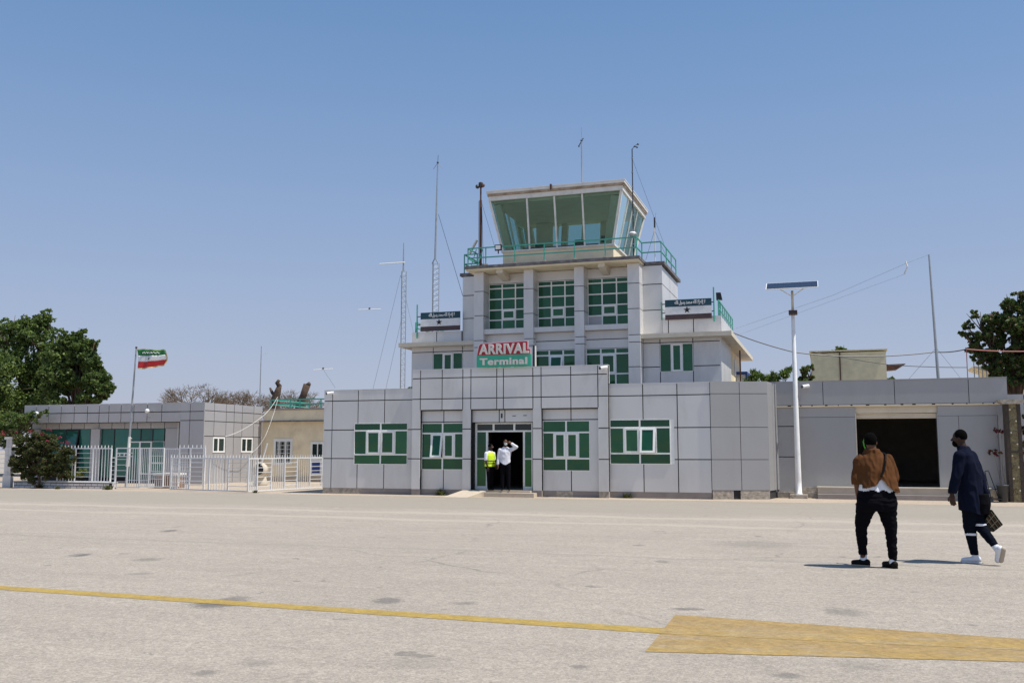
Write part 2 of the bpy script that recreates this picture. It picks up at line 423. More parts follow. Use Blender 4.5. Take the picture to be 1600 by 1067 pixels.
# ------------------------------------------------------------------ ground
def ground_mat(name, base, dark, pits=True, bands=False, marks=()):
    m = bpy.data.materials.new(name); m.use_nodes = True
    nt = m.node_tree; N = nt.nodes; L = nt.links; b = N['Principled BSDF']
    b.inputs['Roughness'].default_value = 0.92; b.inputs['Specular IOR Level'].default_value = 0.25
    geo = N.new('ShaderNodeNewGeometry'); P = geo.outputs['Position']
    def noise(scale, detail=6, rough=0.6, vec=None, dist=0.0):
        n = N.new('ShaderNodeTexNoise'); n.inputs['Scale'].default_value = scale; n.inputs['Detail'].default_value = detail
        n.inputs['Roughness'].default_value = rough; n.inputs['Distortion'].default_value = dist
        L.new(vec or P, n.inputs['Vector']); return n.outputs[0]
    def rng(v, a, c, lo, hi, smooth=False):
        r = N.new('ShaderNodeMapRange'); r.inputs[1].default_value = a; r.inputs[2].default_value = c
        r.inputs[3].default_value = lo; r.inputs[4].default_value = hi
        if smooth: r.interpolation_type = 'SMOOTHSTEP'
        L.new(v, r.inputs[0]); return r.outputs[0]
    def mix(f, a, c):
        x = N.new('ShaderNodeMix'); x.data_type = 'RGBA'
        L.new(f, x.inputs[0])
        for i, q in ((6, a), (7, c)):
            if isinstance(q, tuple): x.inputs[i].default_value = (*q, 1)
            else: L.new(q, x.inputs[i])
        return x.outputs[2]
    def math_(op, a, c=None):
        x = N.new('ShaderNodeMath'); x.operation = op
        for i, q in ((0, a), (1, c)):
            if q is None: continue
            if isinstance(q, (int, float)): x.inputs[i].default_value = q
            else: L.new(q, x.inputs[i])
        return x.outputs[0]
    c = mix(rng(noise(0.22, 8, 0.62), 0.35, 0.68, 0, 1), base, tuple(v * 0.86 for v in base))
    c = mix(rng(noise(1.6, 8, 0.7, dist=0.6), 0.42, 0.75, 0, 0.5), c, tuple(x * y for x, y in zip(base, (0.84, 0.83, 0.83))))
    mp = N.new('ShaderNodeMapping'); mp.inputs['Scale'].default_value = (0.16, 1.0, 1.0); mp.inputs['Rotation'].default_value = (0, 0, -0.12)
    L.new(P, mp.inputs['Vector'])
    c = mix(rng(noise(1.5, 9, 0.66, mp.outputs[0]), 0.48, 0.7, 0, 0.55), c, tuple(v * 0.74 for v in base))
    c = mix(rng(noise(2.4, 9, 0.6, mp.outputs[0]), 0.52, 0.75, 0, 0.55), c, tuple(min(1, v * 1.17) for v in base))
    c = mix(rng(noise(38, 3, 0.8), 0.5, 0.68, 0, 0.75), c, tuple(v * 0.62 for v in base))
    c = mix(rng(noise(9, 8, 0.9), 0.54, 0.66, 0, 0.55), c, tuple(v * 0.6 for v in base))
    c = mix(rng(noise(2.2, 12, 0.85, mp.outputs[0], 0.5), 0.56, 0.66, 0, 0.6), c, tuple(v * 0.62 for v in base))
    c = mix(rng(noise(14, 8, 0.9), 0.56, 0.66, 0, 0.5), c, tuple(min(1, v * 1.25) for v in base))
    c = mix(rng(noise(75, 2, 0.7), 0.52, 0.66, 0, 0.7), c, tuple(min(1, v * 1.32) for v in base))
    def grain(scale, lo, hi):
        nonlocal c
        vo = N.new('ShaderNodeTexVoronoi'); vo.inputs['Scale'].default_value = scale; L.new(P, vo.inputs['Vector'])
        sp = N.new('ShaderNodeSeparateColor'); L.new(vo.outputs['Color'], sp.inputs[0])
        mx = N.new('ShaderNodeVectorMath'); mx.operation = 'SCALE'; L.new(c, mx.inputs[0]); L.new(rng(sp.outputs[0], 0, 1, lo, hi), mx.inputs['Scale']); c = mx.outputs[0]
    grain(12, 0.965, 1.035); grain(27, 0.91, 1.09); grain(60, 0.84, 1.16)
    if pits:
        for ps, pa, pb_, pm, seedv in ((3.1, 0.02, 0.10, 0.6, 0.0), (6.5, 0.02, 0.13, 0.45, 7.0)):
            vo = N.new('ShaderNodeTexVoronoi'); vo.inputs['Scale'].default_value = ps
            of = N.new('ShaderNodeVectorMath'); of.operation = 'ADD'; of.inputs[1].default_value = (seedv, seedv * 1.7, 0); L.new(P, of.inputs[0]); L.new(of.outputs[0], vo.inputs['Vector'])
            sc = N.new('ShaderNodeSeparateColor'); L.new(vo.outputs['Color'], sc.inputs[0])
            sel = math_('MULTIPLY', rng(sc.outputs[1], 0.45, 1.0, 0.0, pb_), rng(noise(0.45, 5, 0.6), 0.42, 0.6, 0.35, 1.0))
            c = mix(math_('MULTIPLY', math_('LESS_THAN', vo.outputs['Distance'], sel), pm), c, dark)
        # hairline cracks
        wv2 = N.new('ShaderNodeVectorMath'); wv2.operation = 'ADD'; nn2 = N.new('ShaderNodeTexNoise'); nn2.inputs['Scale'].default_value = 0.8; nn2.inputs['Detail'].default_value = 8; L.new(P, nn2.inputs['Vector'])
        L.new(P, wv2.inputs[0]); L.new(nn2.outputs['Color'], wv2.inputs[1])
        vc = N.new('ShaderNodeTexVoronoi'); vc.feature = 'DISTANCE_TO_EDGE'; vc.inputs['Scale'].default_value = 0.11; L.new(wv2.outputs[0], vc.inputs['Vector'])
        c = mix(math_('MULTIPLY', math_('LESS_THAN', vc.outputs['Distance'], 0.0035), rng(noise(0.3, 3), 0.45, 0.6, 0.0, 0.4)), c, dark)
    if pits:
        vo = N.new('ShaderNodeTexVoronoi'); vo.inputs['Scale'].default_value = 1.5; vo.inputs['Randomness'].default_value = 1
        wv = N.new('ShaderNodeVectorMath'); wv.operation = 'ADD'
        nn = N.new('ShaderNodeTexNoise'); nn.inputs['Scale'].default_value = 6; L.new(P, nn.inputs['Vector'])
        sc = N.new('ShaderNodeVectorMath'); sc.operation = 'SCALE'; sc.inputs['Scale'].default_value = 0.35; L.new(nn.outputs['Color'], sc.inputs[0])
        L.new(P, wv.inputs[0]); L.new(sc.outputs[0], wv.inputs[1]); L.new(wv.outputs[0], vo.inputs['Vector'])
        sel = rng(noise(0.5, 5, 0.6), 0.46, 0.66, 0.02, 0.17)
        hit = math_('LESS_THAN', vo.outputs['Distance'], sel)
        c = mix(math_('MULTIPLY', hit, 0.5), c, dark)
    sep = N.new('ShaderNodeSeparateXYZ'); L.new(P, sep.inputs[0])
    if bands:
        wob = math_('ADD', sep.outputs[1], math_('MULTIPLY', math_('SUBTRACT', noise(0.35, 4, 0.6), 0.5), 1.3))
        def band(a, bb, soft, amt, col):
            nonlocal c
            f = math_('MULTIPLY', rng(wob, a - soft, a + soft, 0, 1, True), rng(wob, bb - soft, bb + soft, 1, 0, True))
            f = math_('MULTIPLY', f, amt)
            c = mix(f, c, col)
        band(24.6, 31.0, 0.6, 0.62, (0.300, 0.268, 0.218))
        band(22.9, 23.5, 0.2, 0.6, (0.45, 0.39, 0.315))
        band(20.7, 21.2, 0.2, 0.6, (0.45, 0.39, 0.315))
        band(14.6, 14.75, 0.06, 0.35, (0.22, 0.205, 0.18))
    for (x, y, rx, ry, ang, amt, col) in marks:
        m_ = N.new('ShaderNodeMapping'); m_.vector_type = 'TEXTURE'
        m_.inputs['Location'].default_value = (x, y, 0); m_.inputs['Rotation'].default_value = (0, 0, ang); m_.inputs['Scale'].default_value = (rx, ry, 1)
        L.new(P, m_.inputs['Vector'])
        ln = N.new('ShaderNodeVectorMath'); ln.operation = 'LENGTH'; L.new(m_.outputs[0], ln.inputs[0])
        v = math_('ADD', ln.outputs['Value'], math_('MULTIPLY', math_('SUBTRACT', noise(6.0 / max(rx, ry) ** 0.6, 9, 0.85, dist=1.0), 0.5), 3.2))
        c = mix(rng(v, 0.45, 1.15, amt, 0, True), c, col)
    L.new(c, b.inputs['Base Color'])
    bp = N.new('ShaderNodeBump'); bp.inputs['Strength'].default_value = 0.55; bp.inputs['Distance'].default_value = 0.012
    L.new(math_('ADD', noise(60, 4, 0.8), math_('MULTIPLY', noise(9, 4), 2.0)), bp.inputs['Height']); L.new(bp.outputs[0], b.inputs['Normal'])
    return m
DK = (0.13, 0.12, 0.11)
marks = []
for px, py, wpx, hpx, amt in ((338, 943, 40, 6, 0.85), (366, 936, 22, 5, 0.6), (606, 938, 24, 5, 0.65), (1320, 890 + 66, 32, 6, 0.45), (120, 867, 15, 2.5, 0.5),
                              (265, 829, 12, 1.6, 0.8), (130, 867, 10, 2, 0.8), (230, 874, 24, 2.4, 0.5), (1075, 951, 26, 2.0, 0.7),
                              (1232, 1055, 24, 4, 0.6), (905, 1041, 16, 3, 0.6), (318, 1051, 20, 4, 0.55), (400, 1036, 30, 5, 0.35), (726, 942, 22, 2.4, 0.5),
                              (220, 896, 20, 2, 0.4), (1035, 877, 12, 2, 0.5), (1340, 1040, 40, 8, 0.25), (650, 1035, 60, 9, 0.25), (1180, 850, 70, 5, 0.3)):
    g = ground(px, py); a = ground(px + wpx, py); h = ground(px, py - hpx)
    rx = math.dist(g[:2], a[:2]); ry = math.dist(g[:2], h[:2])
    marks.append((g[0], g[1], rx * 1.1, ry * 1.2, HEAD, amt, DK))
M_GROUND = ground_mat('sunbaked_apron_tarmac', (0.382, 0.334, 0.278), DK, True, True, marks)
M_DIRT = ground_mat('pale_sandy_dirt', (0.45, 0.37, 0.285), (0.28, 0.23, 0.18), False)
g = MB(); g.pts([(-2500, -400, 0), (2500, -400, 0), (2500, 4000, 0), (-2500, 4000, 0)]); g.face((0, 1, 2, 3))
tag(g.build('apron_ground', M_GROUND), kind='structure')
# pale dust along the foot of the buildings: an uneven strip 4 mm above the apron
ps = []
xs = np.linspace(-60, 12, 150)
front = [(x, 31.1 + 0.45 * mnoise.noise(Vector((x * 0.35, 0, 0))) + 0.2 * mnoise.noise(Vector((x * 1.3, 5, 0))) + (0.5 if x < -19 else 0)) for x in xs]
g = MB(); n = len(front)
g.pts([(x, y, 0.004) for x, y in front] + [(x, 62, 0.004) for x in xs])
for i in range(n - 1): g.face((i, i + 1, n + i + 1, n + i))
tag(g.build('dirt_strip', M_DIRT), kind='structure')

# worn yellow markings
def yellow(name, wear, base):
    m = bpy.data.materials.new(name); m.use_nodes = True
    nt = m.node_tree; N = nt.nodes; L = nt.links; b = N['Principled BSDF']; b.inputs['Roughness'].default_value = 0.85
    geo = N.new('ShaderNodeNewGeometry')
    def nz(s, d=8, r=0.7, v=None):
        n = N.new('ShaderNodeTexNoise'); n.inputs['Scale'].default_value = s; n.inputs['Detail'].default_value = d; n.inputs['Roughness'].default_value = r
        L.new(v or geo.outputs['Position'], n.inputs['Vector']); return n.outputs[0]
    mp = N.new('ShaderNodeMapping'); mp.inputs['Scale'].default_value = (0.3, 1, 1); L.new(geo.outputs['Position'], mp.inputs['Vector'])
    r1 = N.new('ShaderNodeMapRange'); r1.inputs[1].default_value = wear; r1.inputs[2].default_value = wear + 0.16; r1.inputs[4].default_value = 0.8; L.new(nz(3.2, 9, 0.72, mp.outputs[0]), r1.inputs[0])
    mx = N.new('ShaderNodeMix'); mx.data_type = 'RGBA'; L.new(r1.outputs[0], mx.inputs[0]); mx.inputs[6].default_value = (*base, 1); mx.inputs[7].default_value = (0.31, 0.245, 0.16, 1)
    r2 = N.new('ShaderNodeMapRange'); r2.inputs[1].default_value = 0.55; r2.inputs[2].default_value = 0.75; r2.inputs[4].default_value = 0.7; L.new(nz(45, 4, 0.8), r2.inputs[0])
    m2 = N.new('ShaderNodeMix'); m2.data_type = 'RGBA'; L.new(r2.outputs[0], m2.inputs[0]); L.new(mx.outputs[2], m2.inputs[6]); m2.inputs[7].default_value = (0.25, 0.21, 0.15, 1)
    cc = m2.outputs[2]
    for sc_, lo, hi in ((14, 0.94, 1.06), (30, 0.86, 1.14), (6, 0.94, 1.06)):
        vo = N.new('ShaderNodeTexVoronoi'); vo.inputs['Scale'].default_value = sc_; L.new(geo.outputs['Position'], vo.inputs['Vector'])
        sp = N.new('ShaderNodeSeparateColor'); L.new(vo.outputs['Color'], sp.inputs[0]); rr = N.new('ShaderNodeMapRange'); rr.inputs[3].default_value = lo; rr.inputs[4].default_value = hi; L.new(sp.outputs[0], rr.inputs[0])
        vm = N.new('ShaderNodeVectorMath'); vm.operation = 'SCALE'; L.new(cc, vm.inputs[0]); L.new(rr.outputs[0], vm.inputs['Scale']); cc = vm.outputs[0]
    L.new(cc, b.inputs['Base Color'])
    bp = N.new('ShaderNodeBump'); bp.inputs['Strength'].default_value = 0.5; bp.inputs['Distance'].default_value = 0.01; L.new(nz(60, 4, 0.8), bp.inputs['Height']); L.new(bp.outputs[0], b.inputs['Normal'])
    return m
M_YEL = yellow('worn_yellow_paint', 0.58, (0.37, 0.25, 0.055))
M_YEL3 = yellow('thin_yellow_paint', 0.47, (0.35, 0.23, 0.070))
M_YEL2 = yellow('faded_ochre_paint', 0.50, (0.325, 0.215, 0.078))
def ragged(name, quad, m, z, amp, n=60):
    a, b_, c, d = [Vector(q) for q in quad]      # a-b far edge, d-c near edge
    g = MB(); P = []
    for i in range(n + 1):
        t = i / n; w = amp * mnoise.noise(Vector((t * n * 0.6, z * 900, 1)))
        p = a.lerp(b_, t); q = d.lerp(c, t)
        e = (q - p).normalized()
        P.append(((p - e * w).x, (p - e * w).y, z)); w2 = amp * mnoise.noise(Vector((t * n * 0.6, z * 900, 9))); P.append(((q + e * w2).x, (q + e * w2).y, z))
    g.pts(P)
    for i in range(n): g.face((2 * i, 2 * i + 2, 2 * i + 3, 2 * i + 1))
    tag(g.build(name, m), kind='structure')
def ext(a, b_, k): a = Vector(a); b_ = Vector(b_); return tuple(a + (b_ - a) * k)
l0, l1 = ground(0, 915.0), ground(1030, 981); m0, m1 = ground(0, 921.0), ground(1030, 989.5)
ragged('yellow_patch', (ground(1055, 960), ext(ground(1055, 960), ground(1600, 998), 2.2), ext(ground(1008, 1018), ground(1600, 1034), 2.2), ground(1008, 1018)), M_YEL2, 0.0015, 0.012)
far = ground(1600, 1003); near = ground(1600, 1016)
ragged('yellow_line', (ext(l1, l0, 3), l1, m1, ext(m1, m0, 3)), M_YEL, 0.003, 0.004, 200)
ragged('yellow_line', (l1, ext(l1, far, 2.2), ext(m1, near, 2.2), m1), M_YEL3, 0.003, 0.012, 60)
ragged('yellow_stripe', (ground(1018, 1007), ext(ground(1018, 1007), ground(1600, 1027), 2.2), ext(ground(1008, 1018), ground(1600, 1034), 2.2), ground(1008, 1018)), M_YEL3, 0.0035, 0.012, 60)

# ------------------------------------------------------------------ arrival hall (ground floor)
XL, XC0, XC1, XR = -18.07, -14.35, -7.08, -3.67
YW, YC = 32.44, 32.24                      # backing planes; panels stand 4 cm in front
hall = thing('arrival_hall', (-10.9, 36, 0), 'single-storey silver-clad arrival hall with green windows and open central doorway', 'building')
def wallbox(name, x0, x1, y0, y1, z0, z1, m=None, p=hall): return bx(name, m or M_JOINT, p, x0, x1, y0, y1, z0, z1)
# structure behind the cladding, with a real doorway
DX0, DX1, DZ0, DZ1 = -12.02, -9.84, 0.22, 2.58
wallbox('wall', XL, DX0, YW, YW + 0.25, 0, 3.82)
wallbox('wall', DX1, XR, YW, YW + 0.25, 0, 3.82)
wallbox('wall', DX0, DX1, YW, YW + 0.25, DZ1, 3.82)
wallbox('wall', XL, XL + 0.25, YW + 0.25, 41, 0, 3.82, M_CLAD)
wallbox('wall', XR - 0.25, XR, YW + 0.25, 37.1, 0, 3.82, M_CLAD)
wallbox('roof', XL + 0.25, XR - 0.25, YW + 0.25, 41, 3.3, 3.5, M_SLAB)
wallbox('floor', XL + 0.25, XR - 0.25, YW, 41, 0.0, 0.22, M_INT)
wallbox('inner_wall', XL + 0.25, XR - 0.25, 40.8, 41, 0.22, 3.3, M_INT)
wallbox('inner_wall', -9.0, -8.85, 34.5, 40.8, 0.22, 3.3, M_INT)
wallbox('inner_wall', -13.2, -13.05, 34.0, 40.8, 0.22, 3.3, M_INT)
# plinth
def plinth(x0, x1, yf, m=M_CONC, z1=0.21): bx('plinth', m, hall, x0, x1, yf, YW - 0.002, 0.0, z1)
plinth(XL + 0.01, -16.45, 32.41, M_STONE); plinth(-16.45, XC0, 32.42)
plinth(XC0, -14.03, 32.215); plinth(-14.03, -12.35, 32.36); plinth(-12.35, -12.06, 32.215)
plinth(-9.8, -9.44, 32.215); plinth(-9.44, -8.95, 32.36); plinth(-8.95, -8.35, 32.345, M_STONE); plinth(-8.35, -7.42, 32.36)
plinth(-7.42, XC1, 32.215, M_STONE); plinth(XC1, XR, 32.42)
ZR = [0.215, 1.30, 2.36, 3.45, 3.84]
W1 = (-16.78, -14.61, 1.09, 2.60); W4 = (-7.06, -4.87, 1.14, 2.64)
Tw = frame(0, YW, 0)
clad(hall, Tw, [XL, -17.72, -16.64, -15.55, XC0], ZR, holes=[W1])
clad(hall, Tw, [XC1, -5.91, -4.75, XR], ZR, holes=[W4])
# centre section: proud fascia and pilasters, recessed bays between
Tc = frame(0, YC, 0)
P0, P1, P2, P3 = (XC0, -14.03), (-12.38, -12.07), (-9.75, -9.45), (-7.42, XC1)
ZF = [3.06, 3.45, 4.20, 4.50]
bx('wall', M_JOINT, hall, XC0, XC1, YC, YW - 0.001, 3.02, 4.49)
for a, b_ in (P0, P1, P2, P3): bx('pilaster', M_JOINT, hall, a + 0.005, b_ - 0.005, YC, YW - 0.002, 0.21, 3.02)
clad(hall, Tc, [P0[0], P0[1], -13.18, P1[0], P1[1], -11.09, -10.84, P2[0], P2[1], -8.38, P3[0], P3[1]], ZF)
for a, b_ in (P0, P1, P2, P3): clad(hall, Tc, [a, b_], [0.215 if (a, b_) not in () else 0, 1.30, 2.36, 3.06], name='pilaster_panel')
bx('coping', M_CLAD, hall, XC0, XC1, YC - 0.045, YW + 0.1, 4.503, 4.53)
bx('coping', M_CLAD, hall, XL, XC0 - 0.01, YW - 0.045, YW + 0.25, 3.843, 3.87)
bx('coping', M_CLAD, hall, XC1 + 0.01, XR, YW - 0.045, YW + 0.25, 3.843, 3.87)
bx('coping', M_CLAD, hall, XC1 - 0.02, XC1 - 0.001, YC - 0.04, YW + 0.1, 3.9, 4.49)
Tr = frame(0, YW - 0.03, 0)
W2 = (-14.03, -12.40, 0.91, 2.58); W3 = (-9.44, -7.76, 0.90, 2.62)
clad(hall, Tr, [P0[1] + 0.005, -13.17, P1[0] - 0.005], [0.215, 2.62, 3.02], holes=[W2], d=0.045)
clad(hall, Tr, [P2[1] + 0.005, -8.42, P3[0] - 0.005], [0.215, 2.66, 3.02], holes=[W3], d=0.045)
clad(hall, Tr, [P1[1] + 0.005, -11.05, -10.84, P2[0] - 0.005], [2.60, 3.02], d=0.045)
MB(Tr).box(-10.98, -10.93, 0.05, 0.065, 2.74, 2.90).build('door_bell', M_BLACK, hall)
MB(Tr).box(-10.55, -10.43, 0.05, 0.06, 2.80, 2.82).build('bracket', M_DARK, hall)
MB(Tr).box(-10.15, -10.03, 0.05, 0.06, 2.81, 2.83).build('bracket', M_DARK, hall)
R3 = lambda k1='c', k2='c': [(0.26, [(1, 'f'), (1, 'f')]), (0.95, [(0.85, 'f'), (0.95, k1), (0.95, k2), (0.85, 'f')]), (0.36, [(1, 'f'), (1, 'f')])]
window(hall, frame(0, YW, 0), *W1[:2], *W1[2:], R3(), bar=0.055)
window(hall, frame(0, YW - 0.03, 0), *W2[:2], *W2[2:], [(0.33, [(1, 'f'), (1, 'f')]), (0.85, [(0.7, 'f'), (0.85, 'o'), (0.8, 'c'), (0.65, 'f')]), (0.38, [(1, 'f'), (1, 'f')])], bar=0.055)
window(hall, frame(0, YW - 0.03, 0), *W3[:2], *W3[2:], [(0.36, [(1, 'f'), (1, 'f')]), (0.85, [(0.75, 'f'), (0.8, 'c'), (0.8, 'c'), (0.75, 'f')]), (0.38, [(1, 'f'), (1, 'f')])], bar=0.055)
bx('window_reveal', M_FRAME, hall, -5.0, -4.87, YW - 0.03, YW - 0.001, 1.14, 2.64)
window(hall, frame(0, YW, 0), W4[0], -5.0, *W4[2:], R3('c', 'o'), bar=0.055)
# doorway frame
Td = frame(0, 32.62, 0)
db = MB(Td)
db.box(DX0 - 0.01, DX0 + 0.07, 0, 0.08, DZ0, DZ1).box(DX1 - 0.07, DX1 + 0.01, 0, 0.08, DZ0, DZ1).box(DX0 + 0.07, DX1 - 0.07, 0, 0.08, 2.53, DZ1)
db.box(DX0 + 0.07, DX1 - 0.07, 0, 0.08, 2.25, 2.31)
for x in (-11.36, -10.58): db.box(x, x + 0.07, 0, 0.08, 2.31, 2.53)
db.box(-11.61, -11.54, 0, 0.08, DZ0, 2.25).box(-10.22, -10.15, 0, 0.08, DZ0, 2.25)
for a, b_ in ((DX0 + 0.07, -11.61), (-10.15, DX1 - 0.07)):
    db.box(a, b_, 0, 0.08, DZ0, DZ0 + 0.12).box(a, b_, 0, 0.08, 1.28, 1.33)
dframe = db.build('door_frame', M_FRAME, hall)
for a, b_ in ((DX0 + 0.07, -11.36), (-11.29, -10.58), (-10.51, DX1 - 0.07)): MB(Td).box(a, b_, 0.03, 0.045, 2.31, 2.53).build('pane', M_PANE_DK, dframe)
for a, b_ in ((DX0 + 0.07, -11.61), (-10.15, DX1 - 0.07)):
    MB(Td).box(a, b_, 0.03, 0.045, 1.33, 2.25).build('pane', M_PANE, dframe)
    MB(Td).box(a, b_, 0.025, 0.05, DZ0 + 0.12, 1.28).build('lower_panel', M_DOORG, dframe)
# steps and ramp
bx('threshold', M_STEP, hall, -12.1, -9.8, 32.0, 32.62, 0.0, 0.215)
bx('step', M_STEP, hall, -11.35, -9.55, 31.62, 31.998, 0.0, 0.15)
MB().poly([(-12.65, 31.05, 0.006), (-11.75, 31.05, 0.006), (-11.36, 31.998, 0.21), (-12.28, 31.998, 0.21)], (0, 0, -0.2)).build('ramp', M_STEP, hall)
# angled end bay, clad in a darker batch
ec = (-3.655, 32.40); ang = math.degrees(HEAD); Ta = frame(ec[0], ec[1], ang); LB = 1.89
bx('wall', M_JOINT, hall, 0, LB - 0.01, -0.25, 0.0, 0, 3.86, T=Ta)
clad(hall, Ta, [0.0, 0.97, LB], [0.30, 1.30, 2.36, 3.47, 3.88], m=M_CLAD_D, gap=0.018)
bx('plinth', M_STONE, hall, 0.01, 0.70, 0.0, 0.03, 0, 0.29, T=Ta); bx('plinth', M_STONE, hall, 0.93, LB, 0.0, 0.035, 0, 0.29, T=Ta)
ex, ey = ec[0] + LB * math.cos(HEAD), ec[1] + LB * math.sin(HEAD)
Te = frame(ex - 0.02, ey + 0.02, 80)
bx('wall', M_JOINT, hall, 0, 1.5, -0.25, -0.002, 0, 3.86, T=Te)
clad(hall, Te, [0, 0.7, 1.45], [0.28, 3.88], m=M_CLAD_D, gap=0.018, d=0.03)
bx('downpipe', M_GREY, hall, ex + 0.12, ex + 0.19, 34.02, 34.09, 0.2, 3.1)

# ------------------------------------------------------------------ right wing (departures side)
rw = thing('side_hall', (1.9, 38, 0), 'dark grey clad side hall with a wide open roller-shutter doorway, right of the arrival hall', 'building')
YR = 34.44; RX0, RX1 = -1.82, 5.52
OX0, OX1, OZ0, OZ1 = 0.92, 3.48, 0.37, 3.08
def rbox(n, m, *b): return bx(n, m, rw, *b)
rbox('wall', M_JOINT, RX0, OX0, YR, YR + 0.25, 0, 3.9); rbox('wall', M_JOINT, OX1, RX1, YR, YR + 0.25, 0, 3.9); rbox('wall', M_JOINT, OX0, OX1, YR, YR + 0.25, OZ1, 3.9)
rbox('wall', M_CLAD_D, RX1 - 0.25, RX1, YR + 0.25, 44, 0, 3.9); rbox('inner_wall', M_INT, RX0, RX1 - 0.25, 43.8, 44, 0, 3.4); rbox('inner_wall', M_INT, RX0, RX0 + 0.2, YR + 0.25, 43.8, 0, 3.4)
rbox('roof', M_SLAB, RX0, RX1 - 0.25, YR + 0.25, 44, 3.4, 3.6); rbox('floor', M_INT, RX0, RX1 - 0.25, YR, 44, 0, 0.355)
Tq = frame(0, YR, 0)
Xu = [RX0, ax(1286, 620, 34.3), ax(1398, 620, 34.3), ax(1514, 620, 34.3), RX1 + 0.04]
rbox('fascia', M_JOINT, RX0, RX1 + 0.02, 34.34, YR - 0.001, 3.10, 3.9)
clad(rw, frame(0, 34.34, 0), Xu, [3.14, 3.93], m=M_CLAD_D, gap=0.02)
rbox('coping', M_CLAD_D, RX0, RX1 + 0.05, 34.28, YR + 0.25, 3.933, 3.955)
trim = MB(); x = RX0 + 0.05
while x < RX1:
    w = rnd.uniform(0.25, 0.55); trim.box(x, min(x + w, RX1), 34.31, 34.338, 3.095, 3.125); x += w + rnd.uniform(0.03, 0.12)
trim.build('drip_trim', M_WHITE, rw)
rbox('soffit', M_BEIGE, RX0, RX1, 34.34, YR - 0.045, 3.06, 3.094)
clad(rw, Tq, [RX0 + 0.03, ax(1242, 690, 34.4)], [0.20, 1.38, 2.42, 3.05], m=M_CLAD_D, gap=0.03, d=0.05)
clad(rw, Tq, [ax(1242, 690, 34.4), OX0], [0.37, 2.72, 3.05], m=M_CLAD_D, gap=0.012)
clad(rw, Tq, [OX1, ax(1500, 700, 34.4), ax(1561, 700, 34.4)], [0.37, 2.72], m=M_CLAD_D, gap=0.012)
clad(rw, Tq, [OX1, ax(1561, 640, 34.4)], [2.73, 3.05], m=M_CLAD_D, gap=0.012)
clad(rw, Tq, [ax(1561, 690, 34.4), RX1], [0.0, 3.05], m=M_CLAD_D, gap=0.012, d=0.09)
rbox('plinth', M_STONE, RX0, -0.37, 34.25, YR - 0.002, 0, 0.195)
rbox('plinth', M_STONE, ax(1242, 690, 34.4), -0.37, 34.3, YR - 0.002, 0.196, 0.365)
rbox('plinth', M_STONE, 4.92, RX1, 34.25, YR - 0.002, 0, 0.36)
rbox('step', M_STEP, -0.36, 4.9, 34.0, YR - 0.001, 0, 0.36); rbox('step', M_CONC, -0.36, 4.9, 33.72, 33.998, 0, 0.16)
rbox('step_nosing', M_CREAM, -0.37, 4.91, 33.98, 34.3, 0.362, 0.40)
rbox('shutter_box', M_CREAM, OX0, OX1, YR + 0.03, YR + 0.4, 2.84, 3.08)
sh = MB()
for i in range(4): sh.tube([(OX0 + 0.02, YR + 0.12, 2.815 - i * 0.04 - 0.01 * (i % 2)), (OX1 - 0.02, YR + 0.12, 2.80 - i * 0.04)], 0.024, 8)
sh.build('rolled_shutter', M_CREAM, rw)
rbox('door_jamb', M_CREAM, OX0 - 0.0, OX0 + 0.03, YR - 0.05, YR + 0.2, OZ0, 2.84); rbox('door_jamb', M_GREY, OX1 - 0.03, OX1, YR - 0.05, YR + 0.2, OZ0, 2.84)
for x in (1.25, 3.1): rbox('ceiling_light', M_WHITE, x, x + 0.3, 36.2, 36.5, 3.36, 3.39)
rbox('counter', M_DARK, 1.0, 1.9, 37.5, 38.2, 0.36, 1.3)
# low boundary wall running on to the right
bw = thing('boundary_wall', (7.5, 35.2, 0), 'pale grey panelled boundary wall beyond the carved pillar at the right edge', 'wall')
bx('wall_core', M_JOINT, bw, RX1 + 0.06, 11, 35.0, 35.2, 0, 3.40)
clad(bw, frame(0, 35.0, 0), [RX1 + 0.06, 6.15, 7.6, 9.2, 11], [0, 1.2, 3.42], m=M_CLAD_L)

# ------------------------------------------------------------------ control tower block behind the hall
tw = thing('control_tower', (-10.2, 39, 0), 'stepped three-storey control tower with green grid windows and glass cab on top', 'tower')
def tb(n, m, *b): return bx(n, m, tw, *b)
BX0, BX1, YB = -14.33, -5.95, 37.24
cols = [(-13.57, -13.15), (-11.43, -11.03), (-9.33, -8.94), (-7.19, -6.72)]
tb('wall', M_JOINT, BX0, BX1 - 0.04, YB + 0.01, 41.4, 0.0, 8.86)
ZT = [3.9, 4.80, 5.76, 6.04, 7.06, 8.06, 8.86]
Tb = frame(0, YB + 0.01, 0)
clad(tw, Tb, [BX0, cols[0][0] + 0.1], [3.9, 5.3, 6.04, 7.07, 8.04, 8.84])
clad(tw, Tb, [cols[3][1] - 0.1, BX1], [6.1, 7.07, 8.10, 8.84])
clad(tw, frame(BX1 - 0.04, 0, 90), [YB - 0.03, 39.2, 41.4], [6.1, 7.07, 8.10, 8.80])
for a, b_ in cols:
    tb('column_core', M_JOINT, a + 0.03, b_ - 0.03, 36.53, YB, 3.9, 8.84)
    for z0, z1 in zip(ZT, ZT[1:]):
        MB().box(a, b_, 36.5, YB - 0.002, z0 + 0.014, z1 - 0.014).build('column_panel', M_CLAD, tw)
bays = [(cols[i][1], cols[i + 1][0]) for i in range(3)]
g5 = [(0.32, [(1, 'f')] * 3), (0.9, [(1, 'f')] * 3), (0.9, [(1, 'f')] * 3), (0.85, [(1, 'f'), (1, 'c'), (1, 'f')]), (0.85, [(1, 'f')] * 3)]
